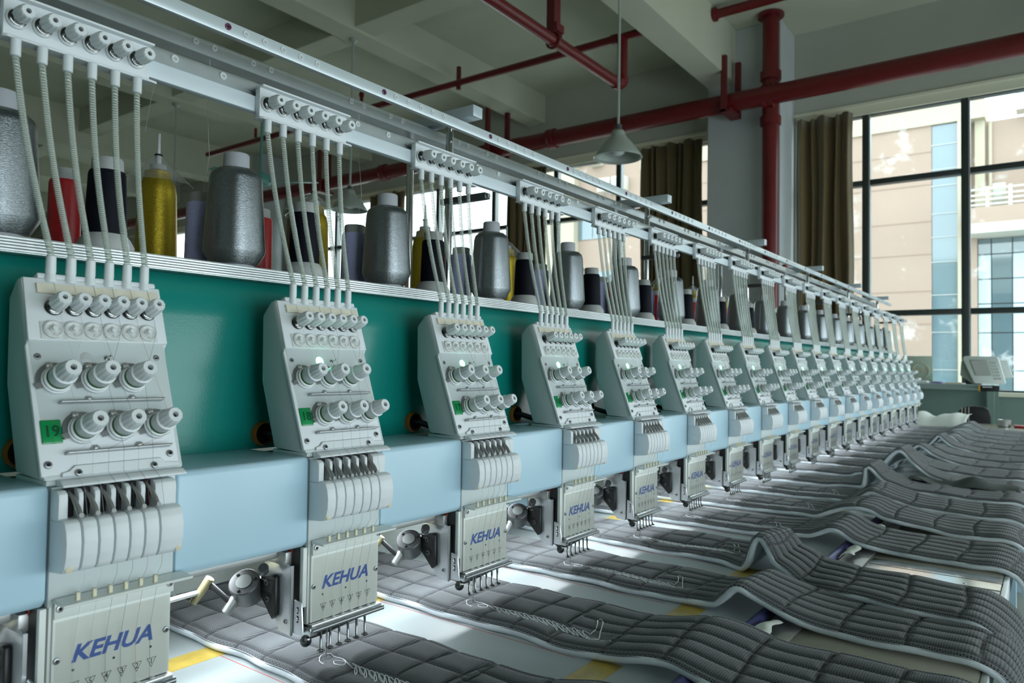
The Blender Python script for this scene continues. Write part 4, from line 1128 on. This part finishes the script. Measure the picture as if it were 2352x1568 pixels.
TH = .0135
def quilt(i, bump, skew=0.0, w=.205, lift=0.0, hi=True, label='', taper=0.0, left=None):
    """bump: list of (Y, height above the table) for the underside in front of the needles"""
    left = i * PITCH - .010 if left is None else left
    z0 = TBL + .0008
    ctrl = [(.44, z0), (.25, z0), (0.0, z0), (-.16, z0)] + [(y, z0 + hh) for y, hh in bump]
    lastY = bump[-1][0]
    for y in (-.62, -.70):
        if y < lastY - .05: ctrl.append((y, z0 + lift * .8))
    ctrl += [(-.748, z0 + .002 + lift * .6), (-.782, z0 - .010), (-.797, z0 - .035), (-.802, z0 - .09), (-.800, z0 - .20), (-.798, z0 - .33)]
    step = .0034 if hi else .0075
    s, Y, Z = smooth_path(ctrl, step)
    nr = len(s)
    T = np.gradient(np.stack([Y, Z], 1), axis=0); T /= np.linalg.norm(T, axis=1)[:, None]
    N = np.stack([T[:, 1], -T[:, 0]], 1)
    k_s = np.clip((-.15 - Y) / .55, 0, 1); k_s = k_s * k_s * (3 - 2 * k_s)
    shift = skew * k_s
    ph = rng.uniform(0, 6, 6)
    edgeL = .003 * np.sin(s * 23 + ph[0]) + .002 * np.sin(s * 51 + ph[1])
    edgeR = .003 * np.sin(s * 19 + ph[2]) + .002 * np.sin(s * 47 + ph[3])
    wave = .0016 * (1 + np.sin(s * 31 + ph[4])) * np.clip((.1 - Y) * 6, .3, 1) * (Z > TBL - .02)
    nx = 62 if hi else 26
    f = np.linspace(0, 1, nx)
    # squares near the needles, long channels further out
    zone = (Y < -.20)
    s_sw = s[np.argmax(zone)]
    xm = f * w
    def dist_lines(x, lines): return np.min(np.abs(x[:, None] - np.array(lines)[None, :]), axis=1)
    dA = dist_lines(xm, [.011, .011 + (w - .022) / 3, .011 + (w - .022) * 2 / 3, w - .011])
    dB = dist_lines(xm, [.011] + [.011 + (w - .022) * q / 5 for q in range(1, 5)] + [w - .011])
    zz_ = zone.astype(float)[:, None]
    dl = dA[None, :] * (1 - zz_) + dB[None, :] * zz_
    cA = np.abs(((s[:, None] + .010 * np.sin(xm[None, :] * 15)) - s_sw) / .070); cA = np.abs(cA - np.round(cA)) * .070
    cB = np.abs((s[:, None] + .006 * np.sin(xm[None, :] * 22 + ph[5]) - s_sw) / .098); cB = np.abs(cB - np.round(cB)) * .098
    dc = cA * (1 - zz_) + cB * zz_
    d = np.minimum(dl, dc)
    hp = np.where(zz_ > 0, .0058, .0068)
    puff = hp * (1 - np.exp(-d / .0042))
    stitch = np.clip(1.3 - d / .0034, 0, 1)
    edge = np.minimum(xm, w - xm)
    puff = puff * np.clip(edge / .012, 0, 1) ** .5
    # the embroidered script lies in a flattened channel
    ch = np.exp(-((xm[None, :] - .058) / .020) ** 2) * ((Y < -.0) & (Y > -.29))[:, None]
    puff = puff * (1 - .75 * ch)
    round_ = .002 * np.exp(-edge / .003)
    tk = TH + puff - round_[None, :]
    tap = 1 - taper * f[None, :]
    hgt = np.clip(Z - z0, 0, None)
    Zt = (Z[:, None] - hgt[:, None] * (1 - tap)) + wave[:, None] * np.cos(f * 3 + ph[1])[None, :]
    px = left + shift[:, None] + xm[None, :] * (1 + .14 * k_s[:, None]) + edgeL[:, None] * (1 - f) + edgeR[:, None] * f
    py = Y[:, None] + N[:, 0:1] * tk
    pz = Zt + N[:, 1:2] * tk
    # turned-down selvedge on both sides
    tl = TH - .0030
    def side(xo, col):
        return np.stack([px[:, col] + xo, Y + N[:, 0] * tl, Zt[:, col] + N[:, 1] * tl], -1)
    V = np.concatenate([side(-.0010, 0)[:, None], np.stack([px, py, pz], -1), side(.0010, nx - 1)[:, None]], 1)
    U = np.zeros((nr, nx + 2, 2)); U[:, 1:-1, 0] = xm; U[:, 0, 0] = -.003; U[:, -1, 0] = w + .003; U[..., 1] = s[:, None]
    S = np.zeros((nr, nx + 2)); S[:, 1:-1] = stitch; S[:, 0] = S[:, -1] = .6
    base = Vector((left + w / 2, -.2, TBL))
    q = root('quilted_strip', tuple(base), label, 'quilt', 'quilted strips on the table')
    V = V - np.array(base)[None, None]
    np_mesh('fabric_top', V, nr, nx + 2, 'quilt_fabric', q, U, S)
    # foam backing: closed slab
    ring = []
    bul = .0012 * np.sin(s * 67 + ph[3])
    for fx_, tt, xo in ((0, 0, .002), (0, .0035, -.0014), (0, TH * .6, -.0020), (0, TH - .0018, .0), (1, TH - .0018, 0), (1, TH * .6, .0020), (1, .0035, .0014), (1, 0, -.002)):
        c = 0 if fx_ == 0 else nx - 1
        sg = -1 if fx_ == 0 else 1
        ring.append(np.stack([px[:, c] + xo + sg * (bul if 0 < tt < TH - .005 else 0), Y + N[:, 0] * tt, Zt[:, c] + N[:, 1] * tt], -1))
    R = np.stack(ring, 1) - np.array(base)[None, None]
    np_mesh('foam_backing', R, nr, 8, 'foam', q, closed_cols=True)
    # embroidered lettering in pale thread, laid on the flattened channel
    if i <= 7:
        pts = []
        def at(x, y, dz=0):
            k = int(np.argmin(np.abs(Y[:nr // 2 + nr // 8] - y)))
            c = int(round(np.clip(x / w, 0, 1) * (nx - 1)))
            return Vector((left + x - base.x, y - base.y, pz[k, c] + .0006 + dz - base.z))
        def flow(keys, per=7):
            c = np.array(keys); o_ = []
            for k in range(len(c) - 1):
                q0 = c[max(k - 1, 0)]; q1 = c[k]; q2 = c[k + 1]; q3 = c[min(k + 2, len(c) - 1)]
                for t in np.linspace(0, 1, per, endpoint=False):
                    o_.append(.5 * ((2 * q1) + (q2 - q0) * t + (2 * q0 - 5 * q1 + 4 * q2 - q3) * t * t + (3 * q1 - q0 - 3 * q2 + q3) * t ** 3))
            return o_
        for x, y in flow([(.034, -.020), (.040, -.004), (.054, .006), (.068, -.004), (.070, -.024), (.058, -.036), (.050, -.026), (.058, -.016), (.066, -.030), (.060, -.052), (.070, -.056)]): pts.append(at(x, y))
        nl = 19
        for t in np.linspace(0, 1, nl * 16):
            th = 2 * math.pi * nl * t
            yy = -.056 - .190 * t
            amp = .0115 * (1 + .25 * math.sin(3.1 * th / 6.28))
            pts.append(at(.058 - .004 * t + amp * math.cos(th), yy - .0045 * math.sin(th) + .015 * math.cos(th)))
        for x, y in flow([(.062, -.246), (.078, -.246), (.100, -.238), (.118, -.228), (.124, -.232), (.108, -.244), (.078, -.256), (.050, -.268), (.036, -.264), (.034, -.254), (.046, -.254), (.050, -.268), (.040, -.282), (.046, -.294)]): pts.append(at(x, y))
        mb = MB().tube(pts, .00085, 5)
        o = bpy.data.objects.new('embroidered_script', mesh_from('embroidered_script', mb)); COL.objects.link(o); o.parent = q
        o.data.materials.append(MATS['embroidery'])
    return q

QL = ['nearest dark grey quilted strip, mostly below the nearest head',
      'dark grey quilted strip under the head with badge 18',
      'dark grey quilted strip under the head with badge 17, low hump',
      'fourth dark grey quilted strip, rounded hump lifting at the clamp rod',
      'fifth dark grey quilted strip, sharply peaked fold leaning over its neighbour']
flat = [(-.30, .002), (-.38, .016), (-.43, .018), (-.50, .004), (-.56, .0)]
quilt(0, flat, label=QL[0])
quilt(1, [(-.30, .002), (-.37, .014), (-.42, .016), (-.48, .006), (-.55, 0)], label=QL[1])
quilt(2, [(-.27, .000), (-.33, .006), (-.37, .014), (-.41, .018), (-.45, .012), (-.50, .002), (-.56, 0)], label=QL[2])
quilt(3, [(-.30, .000), (-.350, .006), (-.375, .028), (-.395, .045), (-.418, .036), (-.479, .010), (-.537, .0)], label=QL[3], taper=.45)
quilt(4, [(-.24, .004), (-.300, .004), (-.322, .026), (-.333, .060), (-.340, .074), (-.350, .066), (-.372, .036), (-.405, .024), (-.445, .006), (-.50, .010), (-.60, .016)], skew=-.17, lift=.018, label=QL[4], taper=.25)
quilt(5, [(-.22, .002), (-.338, .014), (-.37, .024), (-.396, .036), (-.417, .036), (-.452, .018), (-.492, .008), (-.549, .002)], label='sixth dark grey quilted strip, low broad hump showing foam edge', w=.225)
quilt(6, [(-.25, .006), (-.289, .006), (-.356, .032), (-.397, .040), (-.432, .038), (-.465, .024), (-.542, .010)], label='seventh dark grey quilted strip, long flat topped hump', w=.235)
quilt(7, [(-.25, .004), (-.316, .006), (-.352, .026), (-.378, .040), (-.436, .022), (-.52, .006)], label='eighth dark grey quilted strip, soft rounded hump', w=.235)
quilt(8, [(-.22, .006), (-.285, .010), (-.296, .045), (-.300, .080), (-.308, .078), (-.325, .062), (-.355, .036), (-.398, .022), (-.453, .008), (-.52, .004)], label='ninth dark grey quilted strip, tall sharp fold standing up', w=.235, hi=False)
QB = {9: [(-.20, .01), (-.27, .03), (-.33, .10), (-.36, .115), (-.40, .075), (-.46, .03), (-.53, .006)],
      10: [(-.22, .008), (-.288, .012), (-.298, .05), (-.302, .092), (-.312, .088), (-.36, .05), (-.43, .02), (-.5, .008)],
      11: [(-.22, .01), (-.30, .05), (-.34, .085), (-.39, .05), (-.46, .02), (-.54, .004)],
      12: [(-.24, .006), (-.32, .03), (-.37, .045), (-.43, .02), (-.52, .006)],
      13: [(-.22, .008), (-.30, .03), (-.345, .08), (-.352, .085), (-.40, .04), (-.5, .01)]}
for i in range(9, NH):
    b = QB.get(i, [(-.24, .006), (-.31, .02 + .02 * random.random()), (-.37, .03 + .04 * random.random()), (-.43, .018), (-.52, .006)])
    desc = {9: 'broad tent shaped fold', 10: 'tall sharp triangular fold', 11: 'steep rounded fold', 13: 'narrow upright fold'}.get(i, 'low rumpled hump')
    quilt(i, b, label='%s dark grey quilted strip from the left, %s' % (ORD[i] if i < NH - 1 else 'last', desc), w=.245, hi=False, taper=random.uniform(0, .4))

# a spare quilted flap thrown over the ninth and tenth strips at the front
def flap():
    mb = MB(); n, m_ = 40, 14
    for a in range(n + 1):
        t = a / n
        y = -.40 - .36 * t
        for b in range(m_ + 1):
            f = b / m_
            x = 2.80 + .16 * f + .05 * t
            z = TBL + .022 + .035 * math.exp(-((t - .62) / .16) ** 2) * math.sin(math.pi * f) + .020 * math.exp(-((t - .1) / .12) ** 2) + .004 * math.sin(13 * t + 3 * f)
            mb.v.append((x, y, z))
    for a in range(n):
        for b in range(m_): mb.f.append((a * (m_ + 1) + b, a * (m_ + 1) + b + 1, (a + 1) * (m_ + 1) + b + 1, (a + 1) * (m_ + 1) + b))
    mat('lining_cloth', (.07, .085, .08), .9)
    o = obj('folded_lining', mb, 'lining_cloth', angle=80)
    md = o.modifiers.new('thickness', 'SOLIDIFY'); md.thickness = .004
    tag(o, 'smooth dark lining cloth rumpled on the strips near the far front edge', 'cloth')
flap()

# ================================================================== FAR END OF THE ROOM
dk = root('work_desk', (8.0, .0, FZ), 'grey blue desk ledge below the big window', 'desk')
obj('desk_top', MB().box(7.70, 8.44, -.42, .60, -.096, -.043, .004), 'ledge_blue', dk)
obj('desk_panel', MB().box(8.38, 8.41, -.42, .60, FZ, -.096), 'green_dado', dk)
for y in (-.36, .54): obj('desk_leg', MB().box(8.28, 8.34, y - .03, y + .03, FZ, -.096), 'green_dado', dk)
gb = root('glass_screen_board', (8.2, .24, -.043), 'pale green glass board with a round HN logo on the desk', 'board')
mat('board_green', (0.50, 0.60, 0.50), 0.25); mat('logo_cream', (0.62, 0.58, 0.44), 0.5)
obj('board', MB().box(8.20, 8.21, .126, .40, -.043, .226, .002), 'board_green', gb)
obj('logo_ring', MB().tube([(8.198, .235 + .075 * math.cos(a), .075 + .075 * math.sin(a)) for a in np.linspace(0, 2 * math.pi, 36, endpoint=False)], .006, 6, closed=True), 'logo_cream', gb)
tx = text_mb('HN', .085, bold=.002, depth=.001)
obj('logo_letters', xf(tx, Matrix(((0, 0, -1, 8.198), (-1, 0, 0, .235), (0, 1, 0, .075), (0, 0, 0, 1)))), 'logo_cream', gb, smooth=False)
for (x0, x1, y0, y1, z0, z1, m, n, l) in (
        (7.78, 7.98, .12, .36, -.043, -.022, 'paper_white', 'paper_pile', 'white papers piled at the left end of the desk ledge'),
        (7.76, 7.96, .00, .11, -.043, -.026, 'paper_purple', 'folder', 'purple folder lying among the papers on the desk ledge'),
        (7.75, 7.93, -.16, -.01, -.043, -.030, 'paper_beige', 'paper_sheet', 'beige sheet lying on the desk ledge')):
    mb = MB()
    nl = 3
    for k in range(nl):
        hh = (z1 - z0) / nl
        mb.box(x0 + .012 * k, x1 - .006 * k, y0 + .008 * k, y1 - .014 * k, z0 + hh * k, z0 + hh * (k + 1), .001)
    tag(obj(n, mb, m), l, 'paper')
td = root('tape_dispenser', (7.8, -.22, -.043), 'small black tape dispenser on the desk ledge', 'dispenser')
obj('dispenser_body', MB().prism([(7.74, -.043), (7.90, -.043), (7.90, .005), (7.86, .028), (7.80, .030), (7.75, .0)], -.245, -.195, 'y', .003, 1), 'black_metal', td)
obj('tape_roll', MB().lathe([(.012, 0), (.03, 0), (.03, .02), (.012, .02)], 20, axis_mtx((7.82, -.21, .018), (0, -1, 0))), 'black_metal', td)
obj('cutter_base', MB().box(7.74, 7.90, -.315, -.250, -.043, -.012, .003), 'black_metal', td)

ct = root('control_panel', (7.25, -.36, -.09), 'white machine control box with a screen and keypad by the window', 'control box')
def shear(mb, k=.35):
    mb.v = [(x + (z - .09) * k, y, z) for x, y, z in mb.v]; return mb
face = [(-.215, .190), (-.222, .205), (-.240, .210), (-.462, .210), (-.476, .202), (-.532, -.012), (-.526, -.026), (-.318, -.027), (-.304, -.020)]
obj('housing', shear(MB().prism(face, 7.18, 7.26, 'x', .006, 2)), 'controller_white', ct)
obj('housing_back', shear(MB().prism([(-.200, .175), (-.46, .195), (-.51, -.02), (-.29, -.03), (-.195, .04)], 7.245, 7.36, 'x', .01, 2)), 'controller_edge', ct)
obj('screen_bezel', shear(MB().prism([(-.268, .178), (-.396, .178), (-.434, .042), (-.312, .042)], 7.174, 7.182, 'x', .002, 1)), 'controller_edge', ct)
obj('screen', shear(MB().prism([(-.276, .171), (-.391, .171), (-.427, .049), (-.320, .049)], 7.170, 7.175, 'x')), 'screen', ct)
for a in range(6):
    for b in range(4):
        y = -.412 - .014 * b - .0085 * a * .9; z = .162 - .027 * a
        obj('key', shear(MB().box(7.176, 7.182, y - .010, y, z - .018, z, .001)), 'key_grey', ct)
obj('side_keypad', shear(MB().prism([(-.470, .176), (-.537, .173), (-.582, .030), (-.515, .020)], 7.28, 7.32, 'x', .005, 2)), 'controller_white', ct)
obj('keypad_button', MB().box(7.285, 7.292, -.548, -.532, .075, .10), 'motor_grey', ct)
obj('support_arm', MB().box(7.34, 7.72, -.40, -.33, -.090, -.045, .004), 'controller_edge', ct)
cb = root('terminal_strip', (7.2, -.41, -.093), 'black strip with yellow end under the control box', 'terminal strip')
obj('strip_body', MB().box(7.17, 7.23, -.487, -.348, -.092, -.042, .003), 'black_metal', cb)
obj('yellow_end', MB().box(7.17, 7.23, -.348, -.334, -.092, -.042, .002), 'yellow_plastic', cb)
for k in range(6):
    obj('terminal_mark', MB().box(7.1685, 7.171, -.366 - .012 * k - .008, -.366 - .012 * k, -.060, -.050), 'eyelet_white', cb, smooth=False)
ch = root('desk_chair', (7.5, -.29, FZ), 'black chair with pale striped backrest beyond the table end', 'chair')
cxp = 7.45
poly = [(-.165, -.45), (-.155, -.30), (-.178, -.262), (-.215, -.240), (-.29, -.232), (-.36, -.238), (-.395, -.262), (-.410, -.32), (-.412, -.45)]
obj('backrest', MB().prism(poly, cxp, cxp + .05, 'x', .01, 2), 'chair_black', ch)
for k in range(3):
    y = -.188 - .026 * k
    obj('back_stripe', MB().box(cxp - .003, cxp + .004, y - .006, y + .002, -.44, -.252 + .004 * k), 'chair_stripe', ch)
obj('seat', MB().box(cxp - .40, cxp + .03, -.48, -.10, -.80, -.74, .015), 'chair_black', ch)
obj('back_post', MB().tube([(cxp + .03, -.29, -.45), (cxp + .04, -.29, -.62), (cxp, -.29, -.78)], .015, 10), 'chair_black', ch)
for x in (cxp - .36, cxp - .02):
    for y in (-.45, -.13):
        obj('leg', MB().tube([(x, y, -.78), (x, y, FZ)], .013, 10), 'chair_black', ch)
mb = MB(); n, m_ = 30, 10
for a in range(n + 1):
    t = a / n
    for b in range(m_ + 1):
        f = b / m_
        y = .20 - .50 * t
        ridge = .105 - .035 * math.exp(-((t - .52) / .09) ** 2) + .006 * math.sin(25 * t)
        mb.v.append((6.30 + .30 * f + .02 * math.sin(6 * t), y - .03 * f, TBL + .004 + ridge * math.sin(min(f * 1.9, 1.57))))
for a in range(n):
    for b in range(m_): mb.f.append((a * (m_ + 1) + b, a * (m_ + 1) + b + 1, (a + 1) * (m_ + 1) + b + 1, (a + 1) * (m_ + 1) + b))
ps = obj('paper_sheet', mb, 'paper_white', angle=60)
ps.modifiers.new('thickness', 'SOLIDIFY').thickness = .003
tag(ps, 'creased white sheet standing up at the far end of the table', 'paper')
tag(obj('backing_sheet', MB().box(6.10, 6.29, -.02, .16, TBL + .001, TBL + .012, .002), 'paper_purple'), 'purple sheet lying at the foot of the white paper', 'sheet')
cp = root('metal_cup', (6.92, -.53, TBL - .004), 'small metal cup on the far table end', 'cup')
obj('cup_body', MB().lathe([(.040, 0), (.046, .004), (.049, .058), (.050, .060), (.047, .060), (.044, .006)], 24, Matrix.Translation((6.92, -.53, TBL - .004))), 'cup_metal', cp)
rb = root('red_box', (6.92, -.66, TBL - .004), 'flat red box on the table beside the metal cup', 'box')
obj('box_body', MB().box(6.86, 6.98, -.72, -.60, TBL - .004, TBL + .010, .002), 'red_plastic', rb)
obj('box_lid', MB().box(6.858, 6.982, -.722, -.598, TBL + .010, TBL + .016, .002), 'red_thread', rb)

# tidy helper marks
for o in bpy.data.objects:
    for k in ('_o', '_small', '_x'):
        if k in o: del o[k]
